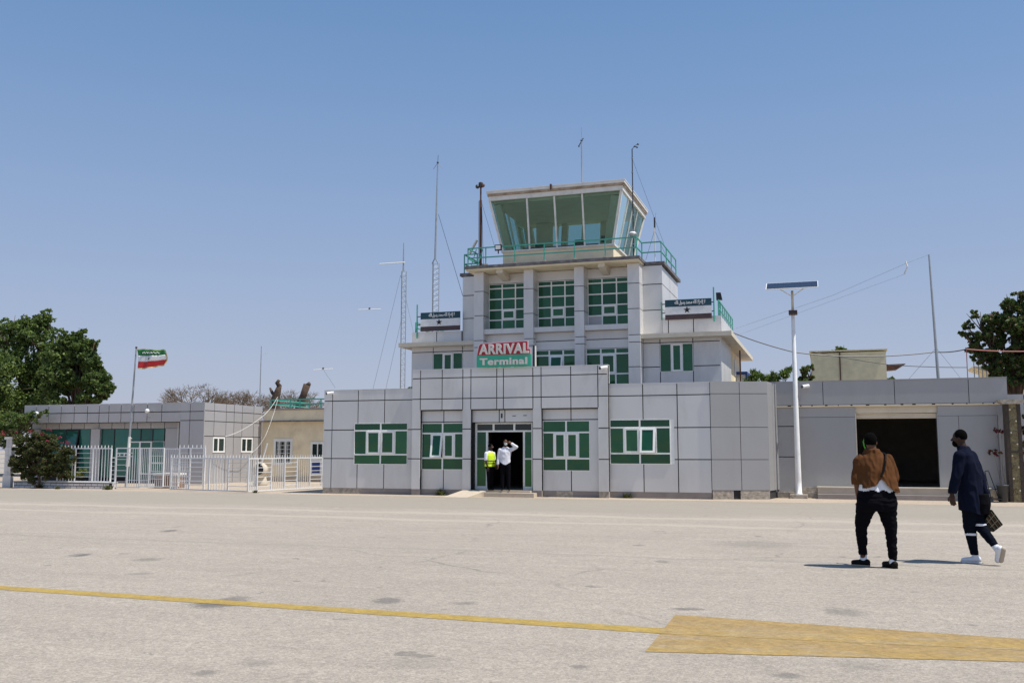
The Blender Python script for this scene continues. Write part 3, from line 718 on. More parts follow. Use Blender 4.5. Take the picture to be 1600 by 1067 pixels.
for i, (a, b_) in enumerate(bays):
    zt = 8.44
    tb('bay_head', M_CLAD, a, b_, 37.16, YB, 8.46, 8.84)
    window(tw, frame(0, YB, 0), a, b_, 6.52, zt, g5, bar=0.05, special={(4, 0): M_CLAD_L} if i == 2 else None)
    tb('sill', M_CLAD, a + 0.002, b_ - 0.002, 36.58, YB, 6.30, 6.50)
    tb('spandrel_core', M_JOINT, a, b_, 36.90, YB, 3.9, 6.298)
    clad(tw, frame(0, 36.90, 0), [a, b_], [5.60, 5.95, 6.29])
    window(tw, frame(0, 36.90, 0), a, b_, 3.92, 5.58, [(0.2, [(1, 'f')] * 3), (0.9, [(1, 'f'), (1, 'o' if i == 1 else 'c'), (1, 'f')]), (0.75, [(1, 'f')] * 3)], bar=0.06)
# side wings of the first floor
for s, (x0, x1, wx0, wx1, joints, us) in enumerate(((-16.58, -13.57, -15.6, -14.28, 0, [-16.58, -15.6, -14.28, -13.58]),
                                                   (-6.72, -3.73, -6.06, -4.79, 0, [-6.71, -6.06, -4.79, -3.73]))):
    yb = 37.14
    if s == 0: tb('wall', M_JOINT, x0, BX0, yb, 41.1, 0, 6.5)
    else: tb('wall', M_JOINT, BX1, x1 - 0.04, yb, 41.1, 0, 6.6)
    yb2 = yb if s else yb
    xa, xb = (x0, cols[0][0]) if s == 0 else (cols[3][1], x1)
    tb('wall', M_JOINT, max(xa, BX0) if s == 0 else xa, xb if s == 0 else BX1, yb, YB + 0.008, 3.9, 5.88)
    T_ = frame(0, yb, 0); wz = (4.87, 5.63) if s == 0 else (4.62, 5.70)
    clad(tw, T_, us, [3.9, 4.82 if s else 4.5, 5.76 if s else 5.70, 5.9], holes=[(wx0, wx1, *wz)])
    window(tw, frame(0, yb, 0), wx0, wx1, *wz, [(1, [(1, 'f'), (0.95, 'c'), (0.95, 'f')])], bar=0.05)
    zt = 6.55 if s == 0 else 6.72
    # slab
    if s == 0: tb('roof_slab', M_CREAM, -16.98, -13.58, 36.62, 41.4, 5.90, 6.07)
    else: tb('roof_slab', M_CREAM, -6.71, -3.28, 36.62, 47.6, 5.90, 6.07)
    tb('parapet_core', M_JOINT, x0, BX0 - 0.002, yb, yb + 0.15, 6.07, zt) if s == 0 else tb('parapet_core', M_JOINT, BX1 + 0.002, x1, yb, yb + 0.15, 6.07, zt)
    if s == 0: clad(tw, T_, [x0, -15.45, BX0 - 0.01], [6.075, zt + 0.01])
    else: clad(tw, T_, [BX1 + 0.01, -5.72, -4.75, x1 + 0.01], [6.075, zt + 0.01])
clad(tw, frame(-3.77, 0, 90), [37.1, 41.1], [3.9, 5.9], gap=0.01)
tb('parapet_side', M_CLAD, -3.88, -3.72, 37.3, 43.2, 6.075, 6.73)
tb('rear_wall', M_BEIGE, -6.0, -3.80, 41.1, 47.0, 0, 5.9)
MB(frame(-3.80, 0, 90)).box(43.2, 43.8, 0.0, 0.04, 4.9, 5.6).build('rear_window', M_WHITE, tw)
tb('rear_pipe', M_RUST, -3.5, -3.44, 42.4, 42.46, 3.9, 6.2)
# tower roof slab
tb('roof_slab', M_BEIGE, -13.78, -6.66, 36.10, 41.6, 8.865, 8.93)
tb('slab_edge', M_SLAB, -13.82, -6.62, 36.06, 41.6, 8.932, 9.05)
tb('slab_edge', M_SLAB, -6.62, -5.84, 37.16, 41.6, 8.865, 8.99); tb('slab_edge', M_SLAB, -14.45, -13.82, 37.16, 41.6, 8.865, 8.99)
for x in (-12.5, -8.3):
    MB().poly([(x, 36.2, 8.863), (x, 37.14, 8.863), (x, 37.14, 8.55), (x, 36.9, 8.55), (x, 36.2, 8.72)], (0.28, 0, 0)).build('corbel', M_CREAM, tw)
# cab
CX0, CX1, CY0, CY1, CZ0, CZ1 = -12.58, -7.90, 37.3, 41.3, 9.86, 11.90
TX0, TX1, TY0, TY1 = -13.02, -7.46, 36.9, 41.8
tb('cab_base', M_BEIGE, CX0, CX1, CY0, CY1, 9.05, 9.78)
tb('cab_sill', M_WHITE, CX0 - 0.06, CX1 + 0.06, CY0 - 0.06, CY1 + 0.06, 9.782, 9.85)
def lerp(a, b_, t): return a + (b_ - a) * t
c4 = {'fl': ((CX0, CY0, CZ0), (TX0, TY0, CZ1)), 'fr': ((CX1, CY0, CZ0), (TX1, TY0, CZ1)), 'bl': ((CX0, CY1, CZ0), (TX0, TY1, CZ1)), 'br': ((CX1, CY1, CZ0), (TX1, TY1, CZ1))}
for k, (a, b_) in c4.items(): MB().bar(a, b_, 0.10).build('corner_post', M_WHITE, tw)
def cab_side(A, B, n, along):
    (a0, a1), (b0, b1) = A, B
    cuts = [(a0, a1)]
    for i in range(1, n):
        t = i / n
        lo = tuple(lerp(p, q, t) for p, q in zip(a0, b0))
        hi = list(tuple(lerp(p, q, t) for p, q in zip(a1, b1)))
        hi[along] = lo[along]                # mullions stay plumb in the pane's plane
        cuts.append((lo, tuple(hi)))
        MB().bar(lo, hi, 0.07).build('mullion', M_WHITE, tw)
    cuts.append((b0, b1))
    cen = Vector(((CX0 + CX1) / 2, (CY0 + CY1) / 2, 10.8))
    for (l0, h0), (l1, h1) in zip(cuts, cuts[1:]):
        q = [Vector(v) for v in (l0, l1, h1, h0)]
        nrm = (q[1] - q[0]).cross(q[3] - q[0]).normalized()
        g_ = MB(); g_.pts([tuple(v) for v in q]); g_.face((0, 1, 2, 3)); g_.build('cab_pane', M_CABG, tw)
cab_side(c4['fl'], c4['fr'], 4, 0); cab_side(c4['fr'], c4['br'], 4, 1); cab_side(c4['bl'], c4['br'], 4, 0); cab_side(c4['fl'], c4['bl'], 4, 1)
tb('cab_ceiling', M_CREAM, TX0 + 0.1, TX1 - 0.1, TY0 + 0.1, TY1 - 0.1, 11.80, 11.89)
tb('cab_fascia', M_WHITE, TX0 - 0.03, TX1 + 0.07, TY0 - 0.08, TY1 + 0.1, 11.905, 12.083)
tb('cab_roof', M_WHITE, TX0 - 0.10, TX1 + 0.16, TY0 - 0.18, TY1 + 0.2, 12.182, 12.28)
tb('cab_roof_edge', M_WHITEPAINT, TX0 - 0.12, TX1 + 0.18, TY0 - 0.20, TY1 + 0.22, 12.282, 12.31)
tb('cab_back_panel', M_CREAM, -12.2, -11.5, 40.9, 41.2, 9.06, 11.79)
M_DIRTB = mat('stained_brown_band', (0.36, 0.27, 0.20), 0.9, var=0.3, vscale=5, dirt=0.7, dirt_col=(0.58, 0.52, 0.45), dscale=3)
tb('stained_band', M_DIRTB, TX0 - 0.07, TX1 + 0.12, TY0 - 0.13, TY1 + 0.15, 12.085, 12.18)
for k, (a, b_) in c4.items():
    cx_c = (CX0 + CX1) / 2; cy_c = (CY0 + CY1) / 2; f_ = 0.9
    ins = lambda p: (cx_c + (p[0] - cx_c) * f_, cy_c + (p[1] - cy_c) * f_, min(p[2], 11.78))
    MB().bar(ins(a), ins(b_), 0.30).build('inner_corner_pier', M_CREAM, tw)
for x in (-11.0, -9.2): MB().bar((x, CY1 - 0.15, 9.9), (x, CY1 + 0.2, 11.79), 0.26).build('inner_pier', M_CREAM, tw)
tb('console', M_DARK, -11.8, -8.6, 37.6, 38.1, 9.7, 9.98); tb('monitor', M_BLACK, -11.3, -10.9, 37.7, 37.8, 9.985, 10.17); tb('monitor', M_BLACK, -9.6, -9.2, 37.7, 37.8, 9.985, 10.2)
tb('monitor', M_BLACK, -8.05 - 0.4, -8.05 - 0.25, 37.5, 37.6, 9.985, 10.25)
tb('drain_spout', M_RUST, -10.35, -10.28, 36.62, 36.70, 12.12, 12.34)
# rails on the tower
def railing(name_parent, path, z0, z1, posts, label=None, r=0.022, mids=(0.5,), m=M_TURQ):
    rp = MB()
    for h in [1.0] + list(mids):
        z = z0 + (z1 - z0) * h
        for a, b_ in zip(path, path[1:]): rp.bar((*a, z), (*b_, z), r * 2)
    ro = rp.build('railing', m, name_parent)
    for p in posts: MB().tube([(*p, z0), (*p, z1 + 0.01)], r * 1.1, 6).build('rail_post', m, ro)
    return ro
def along(a, b_, n): return [(lerp(a[0], b_[0], i / n), lerp(a[1], b_[1], i / n)) for i in range(n + 1)]
railing(tw, [(-14.3, 41.2), (-14.3, 37.3), (-13.72, 37.3), (-13.72, 36.2), (-6.75, 36.2), (-6.75, 37.3), (-5.98, 37.3), (-5.98, 41.2)], 9.0, 9.80,
        [(-14.3, 41.2), (-14.3, 39.2), (-14.3, 37.3), (-13.72, 37.3), (-13.72, 36.2)] + along((-12.95, 36.2), (-6.75, 36.2), 5)[0:] + [(-6.75, 37.3), (-5.98, 37.3), (-5.98, 38.6), (-5.98, 39.9), (-5.98, 41.2)])
for x, y in along((-12.95, 36.2), (-6.75, 36.2), 5)[:5]: tb('post_foot', M_STEP, x - 0.07, x + 0.07, y - 0.07, y + 0.07, 9.051, 9.12)
railing(tw, [(-3.8, 37.2), (-3.8, 43.0)], 6.70, 7.35, along((-3.8, 37.2), (-3.8, 43.0), 7))
railing(tw, [(-16.5, 37.3), (-16.5, 41.0)], 6.55, 7.0, along((-16.5, 37.3), (-16.5, 41.0), 3))
# ------------------------------------------------------------------ left block with fascia and teal glazing
XB = -28.28; YB1 = 39.18; YB2 = 44.14
lb = thing('office_block', (-33, 41.5, 0), 'low grey-panelled office block with teal glazing behind the flagpole', 'building')
X0 = ax(38, 645, YB1)
bx('wall', M_JOINT, lb, X0 + 0.3, XB - 0.04, YB1 + 0.7, YB2, 0, 3.86)
bx('fascia', M_JOINT, lb, X0, ax(282, 645, YB1), YB1 + 0.04, YB1 + 0.69, 3.0, 3.86)
Tf = frame(0, YB1 + 0.04, 0)
fj = [ax(p, 645, YB1) for p in (38, 56, 76, 95.5, 116, 136.5, 155, 170, 189, 209, 230, 252.6, 282)]
clad(lb, Tf, fj, [2.98, 3.46, 3.9], m=M_CLAD_L, gap=0.04)
T7 = frame(0, YB1 + 0.69, 0)
fj2 = [ax(p, 664, YB1 + .7) for p in (52, 74, 94, 113, 133, 156, 176, 196, 216, 237, 258, 282)]
clad(lb, T7, fj2, [2.68, 2.97], m=M_CLAD_L)
bx('column', M_CLAD_L, lb, ax(142.5, 690, YB1 + .6), ax(156.5, 690, YB1 + .6), YB1 + 0.55, YB1 + 0.69, 0, 2.67)
bx('column', M_CLAD_L, lb, ax(258, 690, YB1 + .6), ax(282, 690, YB1 + .6), YB1 + 0.60, YB1 + 0.69, 0, 2.67)
bx('column', M_CLAD_L, lb, ax(48, 690, YB1 + .6), ax(62, 690, YB1 + .6), YB1 + 0.55, YB1 + 0.69, 0, 2.67)
window(lb, T7, ax(62, 690, YB1 + .7), ax(142.3, 690, YB1 + .7), 0.25, 2.67, [(1, [(1, 'f'), (1, 'f'), (1, 'o'), (0.8, 'f')])], bar=0.035, pane=M_PANE_T, frame_m=M_DARK)
window(lb, T7, ax(156.7, 690, YB1 + .7), ax(202, 690, YB1 + .7), 0.25, 2.67, [(1, [(1, 'f'), (1, 'f')])], bar=0.035, pane=M_PANE_T, frame_m=M_DARK)
window(lb, T7, ax(202, 690, YB1 + .7) + 0.003, ax(257.8, 690, YB1 + .7), 2.05, 2.67, [(1, [(1, 'f'), (1, 'f'), (1, 'f')])], bar=0.035, pane=M_PANE_T, frame_m=M_DARK)
window(lb, T7, ax(202, 690, YB1 + .7) + 0.003, ax(238, 690, YB1 + .7), 0.1, 2.047, [(1, [(1, 'f'), (1, 'f')])], bar=0.09, pane=M_PANE_T, edge=0.06, name='glass_door')
window(lb, T7, ax(238, 690, YB1 + .7) + 0.003, ax(257.8, 690, YB1 + .7), 0.25, 2.047, [(1, [(1, 'f')]), (0.7, [(1, 'f')])], bar=0.05, pane=M_PANE_T)
Tg = frame(0, YB1 + 0.04, 0)
bx('end_wall', M_JOINT, lb, ax(282, 645, YB1), XB - 0.04, YB1 + 0.04, YB1 + 0.69, 0, 3.86)
clad(lb, Tg, [ax(282, 645, YB1) + 0.005, ax(297, 645, YB1), XB], [0, 3.03, 3.46, 3.9], m=M_CLAD_L)
Ts = frame(XB - 0.04, 0, 90)
sy = [onx(p, 660, XB)[1] for p in (334.5, 353.3, 365.7, 378.3, 396.3)]
wins = [(onx(a, 695, XB)[1], onx(b_, 695, XB)[1], 1.50, 2.24) for a, b_ in ((332.5, 351), (376.8, 394.5))]
clad(lb, Ts, [YB1] + sy + [YB2], [0, 2.28, 3.0, 3.5, 3.88], m=M_CLAD_L, holes=wins)
for w in wins: window(lb, Ts, *w, [(1, [(1, 'f'), (1.3, 'f')])], bar=0.09, pane=M_PANE_DK, edge=0.07)
bx('roof', M_SLAB, lb, X0 + 0.1, XB - 0.1, YB1 + 0.3, YB2, 3.861, 3.88)
for px, py in ((57, 646), (230, 642)):
    p = at(px, py, YB1 - 0.25)
    l_ = MB().tube([(p[0], YB1, p[2] - 0.3), (p[0], YB1 - 0.2, p[2] - 0.25), (p[0], YB1 - 0.25, p[2] - 0.08)], 0.02, 6).build('lamp_bracket', M_GREY, lb)
    MB().ball(p, 0.11).build('globe', M_WHITEPAINT, l_, smooth=True)
pd = MB().tube([(ax(268, 690, YB1), YB1 + 0.5, 0), (ax(268, 690, YB1), YB1 + 0.5, 2.95)], 0.05, 8).build('downpipe', M_WHITE, lb)
# beige block behind
bb = thing('beige_block', (-24.5, 45, 0), 'beige rendered low building with green roof railing, between office block and arrival hall', 'building')
zr = az(450, 640, YB2); zc = az(450, 657, YB2)
bx('wall', M_BEIGE, bb, XB + 0.02, -20, YB2, YB2 + 0.25, 0, zc - 0.05)
bx('roof_band', M_BEIGE, bb, XB + 0.3, -20, YB2 - 0.25, YB2 + 0.3, zc, zr - 0.03)
bx('roof_edge', M_SLAB, bb, XB + 0.15, -20, YB2 - 0.35, YB2 + 0.3, zc - 0.06, zc - 0.005)
bx('roof_slab', M_CONC, bb, XB + 0.3, -20, YB2 - 0.3, YB2 + 7, zr - 0.025, zr + 0.06)
Tb2 = frame(0, YB2, 0)
window(bb, Tb2, ax(428, 700, YB2), ax(457.5, 700, YB2), az(440, 726, YB2), az(440, 685.5, YB2), [(1, [(0.5, 'f'), (1, 'f'), (0.7, 'f')])], bar=0.07, pane=M_PANE_DK, edge=0.13)
gr = MB(Tb2); wx0, wx1 = ax(434, 700, YB2), ax(456, 700, YB2)
for i in range(5): x = lerp(wx0, wx1, i / 4); gr.box(x, x + 0.02, 0.06, 0.075, az(440, 722, YB2), az(440, 689, YB2))
for i in range(6): z = lerp(az(440, 720, YB2), az(440, 690, YB2), i / 5); gr.box(wx0, wx1, 0.076, 0.09, z, z + 0.02)
gr.build('window_grille', M_WHITEPAINT, bb)
window(bb, Tb2, ax(486, 700, YB2), ax(507, 700, YB2), az(495, 716, YB2), az(495, 690.5, YB2), [(1, [(0.55, 'f'), (0.5, 'f')])], bar=0.05, pane=M_PANE_DK, edge=0.1)
MB(Tb2).box(ax(486, 730, YB2), ax(507, 730, YB2), 0.0, 0.05, 0.3, az(495, 716, YB2) - 0.003).build('door_lower', M_WHITEPAINT, bb)
MB(Tb2).box(ax(488.5, 730, YB2), ax(500.5, 730, YB2), 0.052, 0.07, 0.45, az(495, 722, YB2)).build('blue_door_panel', M_BLUE, bb)
railing(bb, [(ax(422, 630, YB2), YB2 + 0.1), (-20, YB2 + 0.1)], zr + 0.06, az(450, 624, YB2), [(ax(p, 630, YB2), YB2 + 0.1) for p in (422, 452, 467, 482, 500)], r=0.03)
railing(bb, [(ax(422, 630, YB2), YB2 + 0.12), (ax(422, 630, YB2), YB2 + 4)], zr + 0.06, az(450, 624, YB2), [(ax(422, 630, YB2), YB2 + 4)], r=0.03)
bx('plinth', M_STEP, bb, XB + 0.05, -20, YB2 - 0.12, YB2 - 0.002, 0, 0.22)

# ------------------------------------------------------------------ things behind, above the right-hand roof
M_CREAM2 = mat('pale_yellow_render', (0.74, 0.68, 0.46), 0.85, var=0.08, dirt=0.3, dirt_col=(0.5, 0.42, 0.28))
wt = thing('rooftop_block', (1.4, 52, 0), 'blank pale yellow rendered block rising behind the side hall roof', 'building')
x0, x1 = ax(1267, 570, 52), ax(1385, 570, 52)
bx('wall', M_CREAM2, wt, x0, ax(1312.6, 570, 52) - 0.03, 52, 58, 0, az(1300, 551.5, 52)); bx('wall', M_CREAM2, wt, ax(1312.6, 570, 52) + 0.03, x1, 52, 58, 0, az(1300, 551, 52))
bx('corner_pipe', M_RUST, wt, ax(1312.6, 570, 52) - 0.028, ax(1312.6, 570, 52) + 0.028, 51.94, 58, 0, az(1300, 551, 52) + 0.05)
bx('capping', M_CREAM2, wt, x0 - 0.06, x1 + 0.08, 51.9, 58.1, az(1300, 551, 52) + 0.055, az(1300, 550, 52) + 0.08)
MB().poly([(x1 + 0.002, 52.5, az(1390, 568, 52)), (x1 + 0.95, 52.5, az(1390, 568, 52) + 0.02), (x1 + 0.5, 52.5, az(1390, 576, 52)), (x1 + 0.002, 52.5, az(1390, 577, 52))], (0, 0.8, 0)).build('rain_hood', M_RUST, wt)
cn = thing('striped_roof_hut', (-3, 46, 0), 'small white corrugated hut with blue frame, half hidden behind the arrival hall roof', 'shed')
x0, x1 = ax(1136, 590, 44), ax(1168, 590, 44); zt = az(1150, 581, 44)
bx('wall', M_WHITEPAINT, cn, x0 + 0.1, x1 - 0.1, 44, 46, 0, zt - 0.12)
for i in range(8): x = lerp(x0 + 0.12, x1 - 0.2, i / 7); bx('rib', M_WHITE, cn, x, x + 0.05, 43.97, 43.998, 0, zt - 0.14)
bx('roof_edge', M_BLUE, cn, x0, x1, 43.9, 46.1, zt - 0.118, zt); bx('post', M_BLUE, cn, x0 - 0.02, x0 + 0.09, 43.93, 43.999, 0, zt - 0.12); bx('post', M_BLUE, cn, x1 - 0.09, x1, 43.93, 43.999, 0, zt - 0.12)
tr = thing('roof_terrace', (5.6, 44.5, 0), 'stone roof terrace with teal rods beneath the right-hand tree', 'terrace')
x0 = ax(1523, 575, 46)
MB().poly([(ax(1521, 570, 46), 46, az(1521, 572, 46)), (ax(1560, 570, 46), 46, az(1560, 574, 46)), (ax(1560, 570, 46), 46, 4.6), (ax(1546, 570, 46), 46, 4.6), (ax(1540, 570, 46), 46, az(1540, 581, 46)), (ax(1524, 570, 46), 46, az(1521, 575.5, 46))], (0, 2, 0)).build('slab', M_BEIGE, tr)
bx('pier', M_BEIGE, tr, ax(1546, 570, 46) + 0.02, 8.5, 46.3, 47.7, 0, 4.6)
for p in (1522, 1529, 1535, 1541): MB().tube([(ax(p, 575, 45.9), 45.9, 4.2), (ax(p, 575, 45.9), 45.9, az(p, 554, 45.9))], 0.022, 5).build('rod', M_GREY, tr)
bx('pier', M_BEIGE, tr, ax(1523, 575, 45.9), ax(1541, 575, 45.9), 45.85, 45.98, 0, 4.2)

# ------------------------------------------------------------------ signs
Ys = 32.2
sg = thing('arrival_sign', (-10.8, 31.95, 4.53), 'red ARRIVAL over green Terminal sign board standing on the arrival hall parapet', 'sign')
sy_ = 32.10
def S(px, py): p = at(px, py, sy_); return (p[0], p[2])
q = [S(745.5, 556.5), S(830, 552.5), S(829.5, 574.5), S(745.5, 577)]
zb = 4.535; xg0, xg1 = q[0][0], q[1][0]
zg1 = (q[0][1] + q[1][1]) / 2
Tn = frame(0, sy_, 0)
MB(Tn).box(xg0, xg1, -0.05, 0.05, zb, zg1).build('green_board', M_SIGN_G, sg)
zr1 = az(787, 535.5, sy_); xr0, xr1 = xg0 + 0.02, ax(828, 545, sy_)
nt_ = 0.30
MB(Tn).poly([(xr0, -0.02, zg1 + 0.002), (xr1, -0.02, zg1 + 0.002), (xr1, -0.02, zg1 + 0.17), (xr1 - 0.10, -0.02, zg1 + 0.17), (xr1 - 0.10, -0.02, zr1 + 0.02), (xr0 + 0.13, -0.02, zr1 - 0.02), (xr0 + 0.06, -0.02, zr1 - 0.1)], (0, 0.07, 0)).build('red_board', M_RED, sg)
MB(Tn).poly([(xr0 - 0.03, -0.03, zg1 + 0.002), (xr1 + 0.05, -0.03, zg1 + 0.002), (xr1 + 0.05, -0.03, zg1 + 0.22), (xr1 - 0.05, -0.03, zg1 + 0.24), (xr1 - 0.05, -0.03, zr1 + 0.05), (xr0 + 0.1, -0.03, zr1 + 0.01), (xr0 + 0.0, -0.03, zr1 - 0.1)], (0, 0.008, 0)).build('white_backing', M_LETTER_W, sg)
text_mesh('ARRIVAL', 0.4, frame(0, sy_ - 0.055, 0), 'lettering_shadow', M_LETTER_W, sg, spacing=1.12, bold=0.018, depth=0.012, fit=(xr0 + 0.075, xr1 - 0.015, zg1 + 0.03, zr1 - 0.035))
text_mesh('ARRIVAL', 0.4, frame(0, sy_ - 0.069, 0), 'lettering', M_LETTER, sg, spacing=1.12, bold=0.014, depth=0.012, fit=(xr0 + 0.09, xr1 - 0.03, zg1 + 0.045, zr1 - 0.05))
text_mesh('Terminal', 0.4, frame(0, sy_ - 0.055, 0), 'lettering', M_LETTER, sg, spacing=1.08, bold=0.016, depth=0.02, fit=(xg0 + 0.12, xg1 - 0.13, zb + 0.07, zg1 - 0.10))
MB(Tn).box(xg1 + 0.002, xg1 + 0.09, -0.28, -0.2, zb, zg1 + 0.32).build('side_post', M_DARK, sg)
MB(Tn).box(xg1 + 0.095, xg1 + 0.125, -0.2, -0.1, zb, zg1 + 0.30).build('side_edge', M_WHITE, sg)

M_FLAGG = mat('sign_dark_teal', (0.008, 0.060, 0.085), 0.5, var=0.2, vscale=2)
M_FLAGR = mat('faded_maroon', (0.075, 0.045, 0.048), 0.6, var=0.15, vscale=3)
M_STAR = mat('star_black', (0.012, 0.012, 0.01), 0.6)
# the creed as isolated/initial/medial/final glyph forms, drawn left to right
CREED = '\uFEEA\uFEE0\uFEDF\uFE8D \uFEDD\uFEEE\uFEB3\uFEAD \uFEAA\uFEE4\uFEA4\uFEE3 \uFEEA\uFEE0\uFEDF\uFE8D \uFEFB\uFE87 \uFEEA\uFEDF\uFE87 \uFEFB'
def flag_sign(px0, px1, top0, top1, bot0, bot1, Y, label, posts):
    f = thing('flag_sign', (ax((px0 + px1) / 2, top0, Y), Y, az(px0, bot0, Y)), label, 'sign', 'national flag boards on the first-floor parapets')
    x0, x1 = ax(px0, top0, Y), ax(px1, top1, Y)
    z1 = (az(px0, top0, Y) + az(px1, top1, Y)) / 2; z0 = (az(px0, bot0, Y) + az(px1, bot1, Y)) / 2
    h = z1 - z0; a = z0 + h * 0.25; b_ = z0 + h * 0.64
    T_ = frame(0, Y, 0)
    MB(T_).box(x0, x1, -0.03, 0.02, z0, a - 0.004).build('red_band', M_FLAGR, f)
    MB(T_).box(x0, x1, -0.03, 0.022, a, b_).build('white_band', M_WHITEPAINT, f)
    MB(T_).box(x0, x1, -0.03, 0.02, b_ + 0.004, z1).build('green_band', M_FLAGG, f)
    cx_, cz_, R_ = lerp(x0, x1, 0.475), lerp(a, b_, 0.53), (b_ - a) * 0.46
    pts = []
    for k in range(10):
        r_ = R_ if k % 2 == 0 else R_ * 0.42; t = math.pi / 2 + k * math.pi / 5
        pts.append((cx_ + r_ * math.cos(t), 0.024, cz_ + r_ * math.sin(t)))
    sb = MB(T_); ctr = sb.pts([(cx_, 0.034, cz_)]); rim = sb.pts([(p[0], 0.034, p[2]) for p in pts])
    for k in range(10): sb.face((ctr, rim + k, rim + (k + 1) % 10))
    sb.build('star', M_STAR, f)
    text_mesh(CREED, 0.4, frame(0, Y - 0.022, 0), 'script_lettering', M_LETTER_W, f, bold=0.014, depth=0.012, fit=(lerp(x0, x1, 0.21), lerp(x0, x1, 0.87), b_ + h * 0.05, z1 - h * 0.05))
    for p in posts:
        MB().tube([(p[0], Y + 0.02, p[1]), (p[0], Y + 0.02, p[2])], 0.03, 6).build('post', M_TURQ, f)
        for t in (0.35, 0.8):
            z = lerp(z0, z1, t); MB().bar((p[0], Y + 0.02, z), (x0 if p[0] < x0 else x1, Y + 0.01, z), 0.035).build('arm', M_DARK, f)
flag_sign(657.5, 719, 489, 486, 518, 515.5, 37.02, 'flag board in green, white and red bands with star, left of the tower', [(ax(651.5, 500, 37.02), 6.3, az(651.5, 476, 37.02))])
flag_sign(1039, 1111.5, 469, 466, 500, 497, 37.02, 'larger flag board in green, white and red bands with star, right of the tower', [(ax(1115.5, 480, 37.02), 6.5, az(1115.5, 448.5, 37.02)), (ax(1033.5, 480, 37.02), az(1034, 500, 37.02), az(1034, 472, 37.02))])

# ------------------------------------------------------------------ cameras, lamps, antennas on the buildings
def cctv(px, py, Y, label, s=1.0):
    p = at(px, py, Y - 0.18)
    c = thing('security_camera', (p[0], Y, p[2]), label, 'security camera', 'cameras on the facades')
    MB().bar((p[0], Y, p[2]), (p[0], Y - 0.12, p[2]), 0.05 * s).build('bracket', M_WHITEPAINT, c)
    MB().tube([(p[0] + 0.10 * s, Y - 0.12, p[2] + 0.03), (p[0] - 0.08 * s, Y - 0.30, p[2] - 0.01)], 0.055 * s, 10).build('housing', M_WHITEPAINT, c)
    MB().tube([(p[0] - 0.082 * s, Y - 0.302, p[2] - 0.011), (p[0] - 0.10 * s, Y - 0.32, p[2] - 0.015)], 0.045 * s, 10).build('lens', M_BLACK, c)
cctv(516, 614.5, 32.4, 'small white security camera at the top left corner of the arrival hall')
cctv(943, 575, 32.2, 'white security camera on the stepped end of the arrival hall parapet', 1.1)
cctv(1258, 604, 34.3, 'white security camera beside the solar lamp pole on the side hall fascia', 1.1)
fl = thing('floodlight', (ax(778, 390, 36.2), 36.2, 9.8), 'square floodlight fixed on the left of the tower railing', 'floodlight')
x, z = ax(778.5, 387, 36.15), az(778.5, 387, 36.15)
bx('housing', M_BLACK, fl, x - 0.14, x + 0.14, 36.12, 36.2, z - 0.12, z + 0.12); bx('lens', M_WHITEPAINT, fl, x - 0.1, x + 0.1, 36.10, 36.118, z - 0.08, z + 0.08)
bx('bracket', M_DARK, fl, x - 0.02, x + 0.02, 36.14, 36.18, z - 0.25, z - 0.121)
fl = thing('floodlight', (ax(1123, 470, 38.5), 38.5, 6.7), 'dark lamp head on a thin stand at the right terrace railing', 'floodlight')
x = ax(1123.5, 463, 38.5); z = az(1123.5, 463, 38.5)
MB().hexa([(x - 0.10, 38.4, z - 0.16), (x + 0.13, 38.4, z - 0.16), (x + 0.13, 38.55, z - 0.16), (x - 0.10, 38.55, z - 0.16), (x - 0.11, 38.4, z + 0.14), (x + 0.07, 38.4, z + 0.14), (x + 0.07, 38.6, z + 0.14), (x - 0.11, 38.6, z + 0.14)]).build('head', M_BLACK, fl)
MB().tube([(x, 38.5, 6.73), (x, 38.5, z - 0.161)], 0.015, 6).build('stand', M_DARK, fl)
dm = thing('dome_beacon', (ax(988.5, 380, 36.3), 36.3, 9.8), 'white dome beacon on the tower railing beside the weather mast', 'beacon')
x, z = ax(988.5, 366, 36.3), az(988.5, 366, 36.3)
MB().lathe(x, 36.3, [(0.05, z - 0.14), (0.11, z - 0.10), (0.15, z - 0.02), (0.155, z + 0.0)], 14).build('bowl', M_GREY, dm, True)
MB().lathe(x, 36.3, [(0.155, z + 0.001), (0.14, z + 0.05), (0.09, z + 0.09), (0.02, z + 0.105)], 14).build('cap', M_WHITEPAINT, dm, True)
MB().tube([(x, 36.3, 9.8), (x, 36.3, z - 0.14)], 0.03, 8).build('stem', M_TURQ, dm)
# brown mast with lamps
t = thing('brown_mast', (ax(751, 415, 37.0), 37.0, 9.05), 'rusty brown mast with a cluster of lamps at its top, left of the tower cab', 'mast')
x = ax(751, 360, 37.0); z1 = az(753, 290, 37.0); zm = az(753, 313, 37.0)
MB().tube([(x, 37.0, 9.05), (x, 37.0, zm)], 0.055, 10).build('pole', M_RUST, t); MB().tube([(x, 37.0, zm), (x, 37.0, z1 - 0.1)], 0.035, 10).build('upper_pole', M_RUST, t)
MB().lathe(x, 37.0, [(0.03, z1 - 0.1), (0.09, z1 - 0.08), (0.10, z1 + 0.10), (0.06, z1 + 0.14)], 12).build('lamp', M_DARK, t)
MB().ball((x - 0.13, 36.95, z1 - 0.05), 0.09).build('lamp', M_DARK, t); MB().ball((x + 0.12, 36.95, z1 - 0.02), 0.08).build('lamp', M_RUST, t)
MB().tube([(x - 0.12, 37.1, 9.05), (x - 0.12, 37.1, zm)], 0.01, 5).build('cable_run', M_DARK, t); MB().tube([(x + 0.13, 37.0, 9.05), (x + 0.04, 37.0, zm)], 0.01, 5).build('guy_wire', M_DARK, t)
MB().tube([(x + 0.04, 37.0, zm - 0.1), (-12.9, 37.3, 9.9)], 0.006, 4).build('guy_wire', M_DARK, t)
